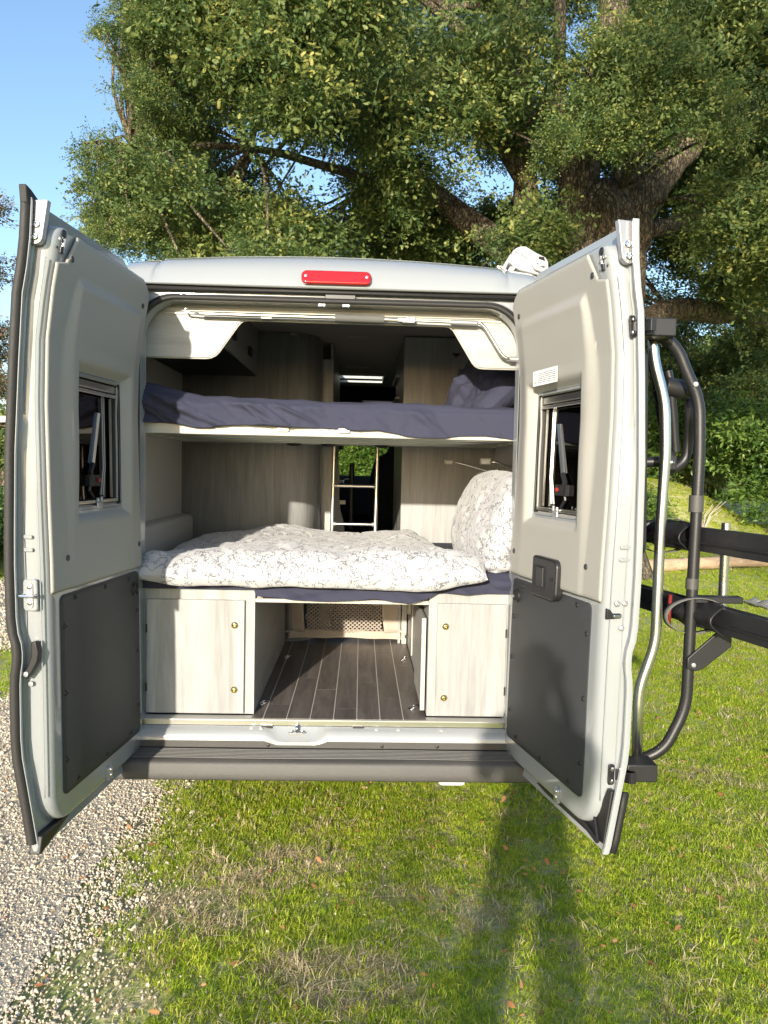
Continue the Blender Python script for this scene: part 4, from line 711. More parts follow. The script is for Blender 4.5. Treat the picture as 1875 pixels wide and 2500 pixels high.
    def rf(u, z):
        f = (2.195-z)/1.0; wdt = .012+.085*max(0, min(1, f*3.2))*max(.25, 1-max(0, f)*.75)
        su = float(1-sst(.60, .60+wdt, u)); sz_ = float(sst(0, .04+.0*u, 2.20-z+.02)); sl = float(sst(.03, .14, u)); fade = .25+.75*float(sst(1.22, 1.75, z))
        v = -.012-.019*su*sz_*sl*fade
        pu = max(.185-u, u-.535); pz = max(1.460-z, z-1.918); d = max(pu, pz)
        if d < .045: v += (.030+.010*fade)*float(sst(.045, .0, d))*(1. if d > 0 else 1)
        return v
    def inhole(u, z): return .19 < u < .53 and 1.468 < z < 1.912
    def ztop(u):
        z = 2.332
        if u < U0+.085: r = .085; z = Z1-r+sqrt(max(0, r*r-(r-(u-U0))**2))
        if u > .640: z = 2.332-.092*min(1, (u-.640)/.048)
        if u > .690: z = 2.240-.012*min(1, (u-.69)/.05)
        return z
    us = sorted([U0+(U1-U0)*i/(nu-1) for i in range(nu)]+[.19, .53, .640, .644, .684, .688, .692, .738]+[U0+.001, U0+.003, U0+.007]); nu = len(us)
    us = [min(max(u, U0), U1) for u in us]; zz = sorted([Z0+(2.20-Z0)*j/129 for j in range(130)]+[1.468, 1.912]); zz += [2.20+.01*k for k in range(1, 14)]; nv = len(zz)
    def pt_(a, c):
        u = us[round(a*(nu-1))]; z = zz[round(c*(nv-1))]; z = z if z <= 2.20 else 2.20+(ztop(u)-2.20)*(z-2.20)/.13; v = rf(u, z)
        e = min(u-U0, U1-u, z-Z0, ztop(u)-z); return Wi(u, v+.006*(1-min(1, e/.006))**2, z)
    b = MB(); b.grid(nu, nv, pt_, skip=lambda i, j: inhole((us[i]+us[i+1])/2, (zz[j]+zz[j+1])/2)); b.build('trim_panel', 'trim', door, 180, solid=.006)
    # window: smoked pane, black surround, blind cassettes
    b = MB(); b.prism(rrect(.185, .535, 1.462, 1.918, .02, 4), .036, .040, Wp); wn_ = b.build('window_pane', 'glass', door)
    b = MB(); o_ = rrect(.178, .542, 1.455, 1.925, .03, 4); i_ = rrect(.198, .522, 1.476, 1.905, .02, 4); k = len(o_)
    b.add([Wi(u, .0, z) for u, z in o_]+[Wi(u, .034, z) for u, z in i_], [(i, (i+1) % k, (i+1) % k+k, i+k) for i in range(k)]); b.build('window_surround', 'rubber', door, solid=.003)
    MB().box((.196, .010, 1.880), (.528, .026, 1.906), fn=Wi).build('blind_cassette', 'alu', door, bevel=.003); MB().box((.196, .004, 1.862), (.528, .016, 1.874), fn=Wi).build('blind_rail', 'alu', door, bevel=.002)
    MB().box((.196, .004, 1.474), (.528, .016, 1.486), fn=Wi).build('blind_rail', 'alu', door, bevel=.002); MB().box((.196, .010, 1.486-.03), (.528, .026, 1.472), fn=Wi).build('blind_cassette', 'alu', door, bevel=.003)
    MB().box((.212, .018, 1.49), (.217, .026, 1.86), fn=Wi).build('blind_guide', 'alu', door)
    b = MB(); b.box((.345, -.004, 1.455), (.385, .004, 1.478), fn=Wi); b.box((.345, -.006, 1.478), (.356, .004, 1.498), fn=Wi); b.box((.374, -.006, 1.478), (.385, .004, 1.494), fn=Wi); b.build('blind_catch', 'zinc', door, bevel=.003)
    b = MB(); b.tube([Wi(.30, .030, 1.80), Wi(.355, .030, 1.615)], .0075, 6); b.tube([Wi(.292, .030, 1.80), Wi(.347, .030, 1.615)], .0075, 6); b.build('window_stay', 'alu', door)
    b = MB(); b.tube([Wi(.36, .024, 1.615), Wi(.385, .022, 1.585), Wi(.37, .024, 1.55)], .010, 6); b.box((.315, .018, 1.535), (.40, .034, 1.575), fn=Wi); b.tube([Wi(.375, .026, 1.56), Wi(.38, .03, 1.52), Wi(.35, .03, 1.49)], .006, 6); b.build('stay_lock', 'black', door)
    MB().lathe([(.009, 0), (.009, .008), (.006, .010)], Wi(.335, .018, 1.556), -n, 12).build('button', 'redp', door)
    b = MB(); b.tube([Wi(.245, .034, 1.87), Wi(.24, .034, 1.6), Wi(.262, .034, 1.50)], .003, 5); b.tube([Wi(.26, .034, 1.87), Wi(.255, .034, 1.6), Wi(.28, .034, 1.50)], .003, 5); b.build('pane_groove', 'zinc', door)
    b = MB(); o_ = rrect(.13, .79, 1.35, 2.03, .05, 5); i_ = rrect(.20, .52, 1.48, 1.90, .02, 5); k = len(o_)
    b.add([Wd(u, vout(w)+v, w) for v, ll in ((.003, o_), (.022, o_), (.022, i_), (.003, i_)) for u, w in ll], [(a*k+i, a*k+(i+1) % k, ((a+1) % 4)*k+(i+1) % k, ((a+1) % 4)*k+i) for a in range(4) for i in range(k)]); b.build('outer_window', 'black', door, bevel=.003)
    # charcoal board with its screws
    def pltlim(z, a, b_, z0, z1, r):
        d = min(z-z0, z1-z); q = 0 if d >= r else r-sqrt(max(0, r*r-(r-d)**2)); return a+q, b_-q
    zr = [.53, .532, .537, .545, .555]+[.58+i*.035 for i in range(17)]+[1.165, 1.175, 1.183, 1.188]; b = MB(); vs = []
    for z in zr:
        u0, u1 = pltlim(z, .040, .676, .53, 1.188, .022); vs += [Wi(u0, .004, z), Wi(u0, -.0035, z), Wi(u0+.002, -.0045, z), Wi(u1-.002, -.0045, z), Wi(u1, -.0035, z), Wi(u1, .004, z)]
    b.add(vs, [(j*6+i, j*6+i+1, (j+1)*6+i+1, (j+1)*6+i) for j in range(len(zr)-1) for i in range(5)]+[tuple(range(6)), tuple(range((len(zr)-1)*6, len(zr)*6))[::-1]]); brd = b.build('lower_board', 'dark', door, 50)
    for (u, z) in [(.58, 1.168), (.35, 1.168), (.138, 1.165), (.655, 1.085), (.655, .865), (.655, .644), (.58, .553), (.355, .552), (.136, .555), (.062, .645), (.06, .864), (.06, 1.03)]:
        MB().lathe([(.0095, 0), (.0088, .003), (.005, .0045), (.0045, .002)], Wi(u, -.0045, z), -n, 12).build('screw', 'black', brd)
    b = MB(); b.lathe([(.028, 0), (.027, .006), (.020, .010), (.018, .004), (.010, .003)], Wi(.084, -.0045, 1.118), -n, 22); b.build('vent_cap', 'black', brd, 50)
    for (u, z) in [(.665, 2.258), (.082, 2.235), (.645, 1.308), (.06, 1.298)]:
        MB().lathe([(.0105, 0), (.0095, .003), (.004, .0035)], Wi(u, rf(u, z)-.003, z), -n, 16).build('trim_clip', 'dark', door)
    # hinge strap on the top of the free edge
    def We(a, c, z, h=0): q = p0+t*(.763+h)+n*(.012+a); return (q.x, q.y, z)       # a across the edge face
    b = MB(); b.box((.744, .022, 2.26), (.752+.03, .060, 2.385), fn=Wi) if False else None
    b = MB(); b.prism(rrect(.022, .066, 2.27, 2.40, [.002, .002, .02, .02], 5), .766, .788, lambda u, w, v: Wi(v, u, w)); hs = b.build('check_strap', 'zinc', door, bevel=.003)
    for z in (2.292, 2.328):
        b = MB(); b.lathe([(.0115, 0), (.0115, .004), (.009, .007), (.004, .0072), (.004, .003)], Wi(.788, .044, z), t, 14); b.build('bolt', 'chrome', hs)
    # top lock: black slot with bright pin and three rivets, on the corner plate
    b = MB(); b.lathe([(.014, 0), (.013, .004), (.002, .005)], Wi(.712, -.001, 2.322), -n, 14); b.box((.706, -.006, 2.285), (.718, .001, 2.318), fn=Wi); b.box((.705, -.006, 2.262), (.72, 0.001, 2.283), fn=Wi); lk = b.build('top_lock', 'black', door, bevel=.002)
    MB().box((.711, -.010, 2.282), (.717, -.002, 2.306), fn=Wi).build('pin', 'chrome', lk)
    for (u, z) in ((.728, 2.302), (.697, 2.296), (.698, 2.272)): MB().lathe([(.007, 0), (.006, .004), (.003, .005)], Wi(u, 0, z), -n, 12).build('rivet', 'zinc', lk)
    MB().lathe([(.005, 0), (.005, .001)], Wi(.737, -.0005, 2.275), -n, 12).build('hole', 'black', door)
    # pressed steps in the edge face
    for z in (1.385, 1.345):
        b = MB(); b.prism(rrect(.035, .07, z-.006, z+.006, .005, 3), .762, .768, lambda u, w, v: Wi(v, u, w)); b.build('pressing', 'paint', door, bevel=.002)
        # stiffening folds along the edge face
    for a in (.014, .062):
        b = MB(); b.tube([Wi(.7655, a, .56+.06*k) for k in range(29)], .0018, 6); b.build('edge_fold', 'paint', door, 180)
    # lower strap plate
    b = MB(); b.prism(rrect(.33, .36, .452, .505, [.014, .014, .002, .002], 5), -.012, .002, Wp) if side == 'L' else b.prism(rrect(.50, .53, .45, .505, [.014, .014, .002, .002], 5), -.012, .002, Wp); hl = b.build('strap_plate', 'zinc', door, bevel=.003)
    uc = .345 if side == 'L' else .515
    for z in (.47, .490): MB().lathe([(.009, 0), (.008, .004), (.004, .005)], Wi(uc, -.012, z), -n, 12).build('bolt', 'chrome', hl)
    if side == 'L':
        zz_ = [.435, .48, .53, .6, .65, .7, .76, .85, .93, .965, 1.0, 1.03, 1.06, 1.09, 1.14, 1.2, 1.3, 1.4, 1.52, 1.65, 1.8, 1.92, 2.02, 2.12, 2.2, 2.28, 2.36, 2.41]
        cs2 = [(.796, -.019), (.806, -.023), (.820, -.018), (.825, -.006), (.822, .003), (.800, .005)]
        b = MB(); b.add([Wd(u, vout(z)+v, z) for z in zz_ for u, v in cs2], [(j*6+i, j*6+(i+1) % 6, (j+1)*6+(i+1) % 6, (j+1)*6+i) for j in range(len(zz_)-1) for i in range(6)]+[tuple(range(6)), tuple(range((len(zz_)-1)*6, len(zz_)*6))[::-1]]); b.build('edge_rubber', 'rubber', door, 50)
        b = MB(); b.prism([(.79, 2.36), (.825, 2.38), (.832, 2.432), (.80, 2.425), (.70, 2.385), (.70, 2.36)], -.02, .004, lambda u, w, v: Wd(u, vout(2.4)+v, w)); b.build('corner_rubber', 'rubber', door, bevel=.004)
        b = MB(); b.prism([(.66, .452), (.80, .455), (.815, .40), (.76, .41), (.62, .445)], -.035, .004, lambda u, w, v: Wd(u, vout(.43)+v, w)); b.build('corner_rubber', 'black', door, bevel=.005)
        b = MB(); b.prism(rrect(.020, .066, 1.155, 1.255, .012, 4), .763, .776, lambda u, w, v: Wi(v, u, w)); sp_l = b.build('striker_plate', 'paint', door, bevel=.004)
        b = MB(); b.prism(rrect(.032, .050, 1.166, 1.244, .009, 4), .776, .780, lambda u, w, v: Wi(v, u, w)); b.build('plate', 'zinc', sp_l, bevel=.001)
        MB().tube([Wi(.780, .020, 1.206), Wi(.800, .020, 1.206), Wi(.80, .062, 1.206), Wi(.780, .062, 1.206)], .005, 8).build('loop', 'chrome', sp_l)
        for z in (1.180, 1.230): MB().lathe([(.0075, 0), (.006, .004), (.003, .005)], Wi(.780, .041, z), t, 12).build('bolt', 'chrome', sp_l)
        b = MB(); pth = [(.020, 1.065), (.012, 1.03), (.016, 1.0), (.036, .965), (.050, .945), (.060, .95), (.062, .965), (.046, .99), (.036, 1.02), (.036, 1.062)]
        b.prism(pth, .768, .792, lambda u, w, v: Wi(v, u, w)); hd = b.build('release_lever', 'black', door, bevel=.004, seg=3)
        MB().lathe([(.008, 0), (.008, .004), (.004, .0045)], Wi(.792, .052, .962), t, 12).build('screw', 'zinc', hd)
        MB().lathe([(.008, 0), (.008, .004), (.004, .0045)], Wi(.768, .05, .925), t, 12).build('bolt', 'zinc', door)
    else:
        b = MB(); b.prism([(.765, .60), (.792, .60), (.797, .432), (.70, .425), (.40, .424), (.30, .43), (.45, .47), (.62, .50), (.745, .54)], -.030, -.0135, lambda u, w, v: Wd(u, vout(max(w, .45))+v, w)); b.build('corner_rubber', 'black', door, bevel=.003)
        b = MB(); b.tube([Wd(.66, vout(.45)-.034, .452), Wd(.775, vout(.43)-.034, .432)], .008, 8); b.tube([Wd(.72, vout(.5)-.03, .50), Wd(.775, vout(.43)-.034, .438)], .005, 6); b.build('rubber_rib', 'black', door)
        b = MB(); zl = [.405, .45, .5, .55, .6]; b.grid(5, 2, lambda a, c: Wd(.80+.012*c, vout(zl[round(a*4)])+.012, zl[round(a*4)])); b.build('bumper_pad', 'rubber', door, solid=.02)
        b = MB(); b.prism(rrect(.285, .482, 1.160, 1.308, [.03, .012, .012, .03], 5), -.040, -.008, Wp); pu_ = b.build('pull_handle', 'black', door, bevel=.007, seg=3)
        MB().box((.305, -.0425, 1.195), (.392, -.038, 1.276), fn=Wi).build('recess', 'seat', pu_); MB().box((.335, -.047, 1.20), (.388, -.040, 1.272), fn=Wi).build('grip', 'black', pu_, bevel=.004)
        MB().lathe([(.008, 0), (.008, .003), (.003, .001)], Wi(.448, -.040, 1.236), -n, 12).build('screw', 'seat', pu_)
        b = MB(); b.prism(rrect(.22, .418, 1.944, 2.0, .001, 1), -.0435, -.0420, Wp); b.build('paper_label', M_label(p0, t), door)
        for (a, z) in ((.035, 1.205), (.062, 1.205), (.055, 1.125)): MB().lathe([(.0095, 0), (.0095, .003), (.006, .006), (.0035, .0062), (.0035, .003)], Wi(.768, a, z), t, 14).build('bolt', 'zinc', door)
        b = MB(); b.prism([(.0, 1.155), (.0, 1.190), (.012, 1.185), (.022, 1.172), (.05, 1.172), (.054, 1.165), (.05, 1.157)], .758, .770, lambda u, w, v: Wi(v, u, w)); lc = b.build('door_lock', 'black', door, bevel=.002)
        MB().box((.768, .022, 1.160), (.774, .050, 1.169), fn=lambda x, y, z: Wi(x, y, z)).build('latch_bolt', 'chrome', lc, bevel=.002)
    return door
def M_label(p0, t):
    m = mat('printed paper label', (.8, .8, .78), .6); N = m.node_tree.nodes; L = m.node_tree.links; g = N.new('ShaderNodeNewGeometry'); sp_n = N.new('ShaderNodeSeparateXYZ'); L.new(g.outputs['Position'], sp_n.inputs[0])
    def mth(op, a, b_=None):
        q = N.new('ShaderNodeMath'); q.operation = op
        for i, x in enumerate((a, b_)):
            if x is None: continue
            if isinstance(x, (int, float)): q.inputs[i].default_value = x
            else: L.new(x, q.inputs[i])
        return q.outputs[0]
    fr = mth('FRACT', mth('MULTIPLY', sp_n.outputs['Z'], 150.)); ln_ = mth('LESS_THAN', fr, .45)
    nz = N.new('ShaderNodeTexNoise'); nz.inputs['Scale'].default_value = 320; mp = N.new('ShaderNodeMapping'); mp.inputs['Scale'].default_value = (1, 1, .25); L.new(g.outputs['Position'], mp.inputs[0]); L.new(mp.outputs[0], nz.inputs['Vector'])
    wd = mth('GREATER_THAN', nz.outputs['Fac'], .44); y = sp_n.outputs['Y']
    u = mth('MULTIPLY', mth('SUBTRACT', y, p0.y), 1/t.y); col = mth('MAXIMUM', mth('MULTIPLY', mth('GREATER_THAN', u, .232), mth('LESS_THAN', u, .252)), mth('MULTIPLY', mth('GREATER_THAN', u, .262), mth('LESS_THAN', u, .408)))
    zz = mth('MULTIPLY', mth('GREATER_THAN', sp_n.outputs['Z'], 1.950), mth('LESS_THAN', sp_n.outputs['Z'], 1.994)); f = mth('MULTIPLY', mth('MULTIPLY', ln_, wd), mth('MULTIPLY', col, zz))
    x = N.new('ShaderNodeMix'); x.data_type = 'RGBA'; x.inputs['A'].default_value = (.8, .8, .78, 1); x.inputs['B'].default_value = (.10, .10, .14, 1); L.new(f, x.inputs['Factor']); L.new(x.outputs['Result'], N['Principled BSDF'].inputs['Base Color']); return m
make_door('L'); make_door('R')
# ================================================================== furniture in the van
def cabinet(name, x0, x1, xd0, xd1, knobx, label, hinge_x):
    t = thing(name, ((x0+x1)/2, .06, .56), label, 'cabinet')
    MB().box((x0, .062, .5637), (x1, .078, 1.10)).build('front_frame', 'wood', t, bevel=.0012)
    MB().box((x0, .0785, 1.082), (x1, 1.40, 1.0975)).build('top_panel', 'woody', t)
    sx = x1 if x0 < 0 else x0; s_ = -1 if x0 < 0 else 1
    MB().box((min(sx, sx+s_*.015), .0785, .5637), (max(sx, sx+s_*.015), 1.40, 1.081)).build('side_panel', 'woody', t, bevel=.001)
    d = MB().box((xd0, .046, .570), (xd1, .0605, 1.054)).build('cabinet_door', 'wood', t, bevel=.002)
    for z in ((.948, .672) if x0 < 0 else (.956, .648)): MB().lathe([(.0145, 0), (.0145, .002), (.0125, .003), (.012, .005), (.009, .008), (.004, .0095), (.002, .0085)], (knobx, .046, z), (0, -1, 0), 24).build('push_knob', 'brass', d, 50)
    for z in (.93, .68): MB().box((hinge_x-.003, .044, z-.018), (hinge_x+.003, .06, z+.018)).build('hinge', 'black', d)
    return t
cl = cabinet('storage_cabinet', -.772, -.306, -.758, -.348, -.388, 'pale wood storage cabinet left of the load floor, half in the door shadow', -.757)
cr_ = cabinet('storage_cabinet', .431, .775, .467, .763, .503, 'pale wood storage cabinet right of the load floor, with an open side flap', .762)
# open side flap and dividers of the right cabinet
MB().box((.4095, .075, .585), (.4225, .52, .985)).build('side_flap', 'woody', cr_, bevel=.002)
MB().box((.4040, .074, .585), (.4225, .0745, .985)).build('flap_edge', 'edge', cr_)
for z in (.90, .64): MB().lathe([(.008, 0), (.007, .004), (.003, .006)], (.4095, .11, z), (-1, 0, 0), 12).build('catch', 'chrome', cr_)
for y in (.62, .98): MB().box((.424, y, .60), (.4305, y+.008, 1.05)).build('trim_strip', 'edge', cr_)
MB().box((.408, 1.12, .80), (.430, 1.15, 1.05)).build('support_post', 'edge', cr_, bevel=.002)
for y, z in ((.3, .60), (.62, .60), (.95, .60)): MB().box((-.3065, y, z), (-.3045, y+.02, z+.02)).build('corner_cap', 'white', cl)
# bed base, mattresses, bedding
bb = thing('bed_base', (0, .7, 1.06), 'slatted wooden base of the lower bed, spanning between both cabinets', 'bed base')
MB().box((-.304, .052, 1.046), (.430, .068, 1.062)).build('front_rail', 'edge', bb, bevel=.0015)
for i in range(12): MB().box((-.303, .085+i*.112, 1.064), (.429, .155+i*.112, 1.072)).build('slat', 'edge', bb)
for x in (-.30, .40): MB().box((x, .07, 1.046), (x+.025, 1.4, 1.0635)).build('side_rail', 'edge', bb)
def drape(name, xa, xb, ytop0, ztop, yb, front, bot, mats, label, cat, foldf, nx=220, wloc=None, topf=None):
    """sheet: flat top running back from the front edge, then hanging down to a wavy hem"""
    x = np.linspace(xa, xb, nx); zt = ztop(x) if callable(ztop) else np.full(nx, ztop); zb_ = bot(x); rows = []
    S_ = np.concatenate([np.linspace(yb, ytop0+.03, 14), [ytop0+.018, ytop0+.009]]); K = 26
    Xs, Ys, Zs = [], [], []
    for y in S_:
        r = max(0, (ytop0+.03-y)/.03); Xs.append(x); Ys.append(np.full(nx, y)+0*x); Zs.append(zt-.010*r**2+(topf(x, np.full(nx, y)) if topf else 0))
    for k in range(K):
        f = k/(K-1); z = (zt-.014)*(1-f)+zb_*f; fo = foldf(x, z, f); Xs.append(x); Ys.append(np.minimum(ytop0-.002-.012*sin(min(1, f*4)*pi/2)+fo, ytop0-.0165*min(1, f*5))); Zs.append(z)
    Xs.append(x); Ys.append(Ys[-1]+.014); Zs.append(zb_-.001)
    Xs.append(x); Ys.append(Ys[-1]+.02); Zs.append(zb_+.012)
    o = mesh_grid(name, np.array(Xs), np.array(Ys), np.array(Zs), mats, None, wloc=wloc or ((xa+xb)/2, yb, float(zb_.mean())))
    return tag(o, label, cat)
m1x = np.array([-.775, -.70, -.60, -.50, -.36, -.306, -.30, -.22, -.10, 0, .10, .20, .27, .34, .42, .46, .50, .77]); m1z = np.array([1.1, 1.1, 1.1, 1.1, 1.1, 1.1, 1.076, 1.072, 1.064, 1.06, 1.066, 1.076, 1.064, 1.060, 1.078, 1.098, 1.1, 1.1])
def fold1(x, z, f):
    return -.022*f*(fbm(x*7+z*9, z*4, 0, 3, 4))-.024*np.clip(fbm(x*3.1-z*14, z*3, 0, 2, 14), 0, 1)*sst(0, .3, f)-.018*sst(-.34, -.27, x)*(1-sst(.42, .50, x))*f
drape('lower_mattress', -.775, .775, .055, 1.185, 1.39, .05, lambda x: np.interp(x, m1x, m1z), 'navy', 'navy sheeted mattress of the lower bed, its sheet hanging over the base', 'mattress', fold1)
def duvet():
    nu, nv = 230, 150; a = np.linspace(-1, 1, nu)[None, :]; c = np.linspace(-1, 1, nv)[:, None]; out = []
    xm = lambda y: .665-.16*sst(.2, .9, y)+.02*np.sin(y*9); x0 = -.785
    for sgn in (1, -1):
        cc = c*np.ones_like(a); aa = a*np.ones_like(c)
        fx = .022*fbm(aa*3+5, 1.5+sgn*0, 0, 3, 9)
        Y = .66+.70*cc+.02*fbm(aa*4, cc*2, 0, 3, 7)-.016*np.abs(np.sin(aa*4.4+1))*(cc < -.5)
        X = x0+(xm(Y)-x0)*(aa+1)/2+.012*fbm(cc*4, aa*2, 3.3, 3, 8)
        e = (1-np.abs(aa)**14)**.5*(1-np.abs(cc)**16)**.5
        if sgn > 0:
            wr = .022*fbm(X*3.0, Y*3.0, 0, 2, 21)+.018*np.abs(fbm(X*4.5+Y*2.5, Y*4-X*2, 0, 2, 31))-.007*np.abs(fbm(X*9-Y*4, Y*6, 0, 2, 36))-.010*(1-np.clip(np.abs(fbm(X*5+Y*6, Y*4-X*3, 0, 2, 66))*3.2, 0, 1))**2-.005*(1-np.clip(np.abs(fbm(X*11-Y*7, Y*9+X*3, 0, 2, 67))*3, 0, 1))**2+.002*fbm(X*20, Y*20, 0, 2, 41)
            bump = .030*np.exp(-((X+.45)/.28)**2-((Y-.95)/.3)**2)+.020*np.exp(-((X+.1)/.5)**2-((Y-1.2)/.2)**2)+.03*np.exp(-((X-.45)/.16)**2-((Y-1.12)/.3)**2)-.015*np.exp(-((X-.15)/.2)**2-((Y-1.2)/.3)**2)
            th = .046+.022*np.exp(-((cc+.86)/.16)**2)+wr+bump+.035*np.exp(-((X+.78)/.07)**2-((Y-.05)/.2)**2)
            Z = 1.195+e*np.maximum(th, .02)
        else:
            Z = 1.193-e*(.010+.066*sst(-.80, -.98, cc)*(.75+.35*fbm(X*3.3, 2., 0, 3, 17)))
        q = sst(-.86, -1., cc); Y = Y-.010*q
        Z = Z-.035*q*(.8+.5*fbm(X*2.3, .5, 0, 2, 19))*(1-.55*sst(.45, .66, X))
        out.append((X, Y, Z))
    t_, u_ = out; X = np.concatenate([u_[0], t_[0][::-1]], 0); Y = np.concatenate([u_[1], t_[1][::-1]], 0); Z = np.concatenate([u_[2], t_[2][::-1]], 0)
    # close: bottom row order front->back then top back->front, joined at both ends
    X = np.concatenate([X, X[:1]], 0); Y = np.concatenate([Y, Y[:1]], 0); Z = np.concatenate([Z, Z[:1]], 0)
    o = mesh_grid('duvet', X, Y, Z, 'print', None, wloc=(0, .66, 1.19)); tag(o, 'white duvet with grey vine print spread over the lower bed', 'duvet'); return o
duvet()
def pillow(name, c, ax, bx, sa, sb, th, mats, label, seed, parent=None, wr=.012, lumps=0.):
    c, ax, bx = Vector(c), Vector(ax).normalized(), Vector(bx).normalized(); bx = (bx-ax*bx.dot(ax)).normalized(); nx_ = ax.cross(bx); n = 90; a = np.linspace(-1, 1, n)[None, :]; b_ = np.linspace(-1, 1, n)[:, None]; L_ = []
    for sg in (1, -1):
        A = a*(1-.10*(b_**2))*sa; B = b_*(1-.10*(a**2))*sb; e = np.clip((1-np.abs(a)**2.6)*(1-np.abs(b_)**2.6), 0, 1)**.45
        h = sg*th*e*(1+.12*fbm(A*5, B*5, seed, 3, seed))+sg*e*wr*(fbm(A*9+seed, B*9, 0, 4, seed+3)+np.abs(fbm(A*5+B*4, B*5-A*3, 0, 3, seed+5)))+lumps*e*fbm(A*6, B*6, 2., 3, seed+8)
        P_ = [c[k]+ax[k]*A+bx[k]*B+nx_[k]*h for k in range(3)]; L_.append(P_ if sg > 0 else [q[::-1] for q in P_])
    X, Y, Z = [np.concatenate([L_[0][k], L_[1][k], L_[0][k][:1]], 0) for k in range(3)]
    o = mesh_grid(name, X, Y, Z, mats, None, wloc=(c.x, c.y, c.z-sb)); return tag(o, label, 'pillow')
pillow('pillow', (.745, .50, 1.385), (-.06, 1, .0), (.26, -.03, 1), .46, .245, .105, 'print', 'large plump vine print pillow leaning on the right wall, nearest the opening', 3)
pillow('pillow', (.80, .92, 1.33), (-.10, 1, 0), (.28, 0, 1), .36, .205, .07, 'print', 'vine print pillow half hidden behind the large one, deeper in the van', 5)
pillow('pillow', (.745, .30, 1.215), (.0, 1, 0), (1, 0, .02), .24, .13, .035, 'print', 'flat vine print pillow lying underneath the large leaning one', 8)
# upper bunk
ub = thing('upper_bunk', (0, .7, 1.75), 'cream framed fold up bunk across the van above the lower bed', 'bunk')
MB().box((-.80, .075, 1.748), (.80, .098, 1.795)).build('front_board', 'edge', ub, bevel=.003)
for y in (.16, .42, .70, .98, 1.26): MB().box((-.90, y, 1.755), (.90, y+.035, 1.778)).build('cross_rail', 'alu', ub, bevel=.002)
MB().box((-.92, 1.37, 1.752), (.92, 1.395, 1.79)).build('rear_board', 'edge', ub, bevel=.002)
for i in range(22):
    x = -.86+i*.08; MB().box((x, .10, 1.782), (x+.062, 1.36, 1.79)).build('slat', 'edge', ub)
for x in (-.90, .875): MB().box((x, .1, 1.755), (x+.025, 1.37, 1.79)).build('side_rail', 'alu', ub)
for x, y in ((-.26, 1.30), (-.06, 1.30), (.25, 1.30)): MB().lathe([(.045, 0), (.04, .008), (.02, .014)], (x, y, 1.754), (0, 0, -1), 16).build('foot_pad', 'black', ub)
for x in (-.199, .055):
    b = MB(); b.prism(rrect(x-.026, x+.026, 1.765, 1.785, .008, 4), .062, .0745); b.build('clip', 'inlay', ub, bevel=.003)
hx = np.array([-.79, -.78, -.69, -.62, -.56, -.50, -.45, -.36, -.2, 0, .1, .2, .27, .32, .38, .47, .55, .65, .72, .79]); hz = np.array([1.79, 1.792, 1.791, 1.785, 1.775, 1.774, 1.785, 1.79, 1.786, 1.782, 1.776, 1.779, 1.768, 1.757, 1.752, 1.753, 1.763, 1.766, 1.76, 1.752])
tx = np.array([-.79, -.77, -.72, -.66, -.60, -.54, -.46, -.35, -.2, 0, .2, .3, .5, .79]); tz = np.array([1.955, 1.958, 1.948, 1.94, 1.925, 1.912, 1.914, 1.913, 1.906, 1.902, 1.900, 1.895, 1.893, 1.893])
def fold2(x, z, f):
    d = z+x*.42; l = sst(.25, -.35, x); k = np.clip(fbm(d*15, x*1.6, 0, 3, 24), -1, 1)
    s = -.034*np.clip(k, 0, 1)*l-.034*np.abs(fbm(d*9+3, x*4-z*6, 0, 3, 25))*sst(-.42, -.68, x)-.014*fbm(x*6, z*5, 0, 4, 26)-.008*np.abs(fbm(x*11+z*9, z*5, 0, 3, 27))-.012*np.exp(-((x-.38+.5*(z-1.83))/.03)**2)-.008*f
    s = s-.026*(1-np.clip(np.abs(fbm(d*7+1.7, x*1.3, 0, 2, 88))*4, 0, 1))**2*l-.010*(1-np.clip(np.abs(fbm(x*6+z*8, z*2, 0, 2, 89))*4, 0, 1))**2
    seam = .003*np.exp(-((x+.16)/.004)**2); return s*sst(0, .25, f)+seam
drape('upper_mattress', -.79, .79, .082, lambda x: np.interp(x, tx, tz), 1.37, .08, lambda x: np.interp(x, hx, hz), 'navy', 'navy sheeted mattress on the upper bunk, rumpled at its left end', 'mattress', fold2, 260, topf=lambda x, y: .012*fbm(x*4, y*4, 0, 3, 51))
pillow('pillow', (.75, .60, 2.02), (-.25, 1, .0), (.75, .1, .75), .32, .24, .10, 'navy', 'crumpled navy pillow on the right end of the upper bunk', 12, wr=.03, lumps=.02)
# tall partitions, corner post, shower wall
tp = thing('tall_partition', (-.6, 1.42, .56), 'pale wood wardrobe wall with a rounded corner behind the beds, left of the gangway', 'partition')
for z0, z1, nm in ((.5637, 1.05, 'lower_panel'), (1.051, 2.405, 'wall_panel')):
    b = MB(); pts = [(-.93, 1.42), (-.30, 1.42)]+[(-.30+.17*sin(a), 1.42+.22-.22*cos(a)) for a in [radians(i*15) for i in range(1, 7)]]
    if z0 < 1: pts = [(-.93, 1.50), (-.33, 1.50)]
    b.add([(x, y, z) for z in (z0, z1) for x, y in pts], [(i, i+1, i+1+len(pts), i+len(pts)) for i in range(len(pts)-1)]); b.build(nm, 'wood', tp, 60, solid=.012)
MB().box((-.135, 1.66, 1.05), (-.122, 1.70, 2.40)).build('edge_strip', 'edge', tp)
MB().box((-.122, 1.72, .5637), (-.055, 1.74, 2.30)).build('door_panel', 'wood', tp, bevel=.002); MB().box((-.075, 1.745, .5637), (-.06, 3.3, 2.40)).build('side_wall', 'wood', tp)
MB().lathe([(.16, 0), (.15, .012), (.055, .03), (.055, .50)], (-.29, 1.60, .5637), (0, 0, 1), 28).build('table_column', 'zinc', tp, 40)
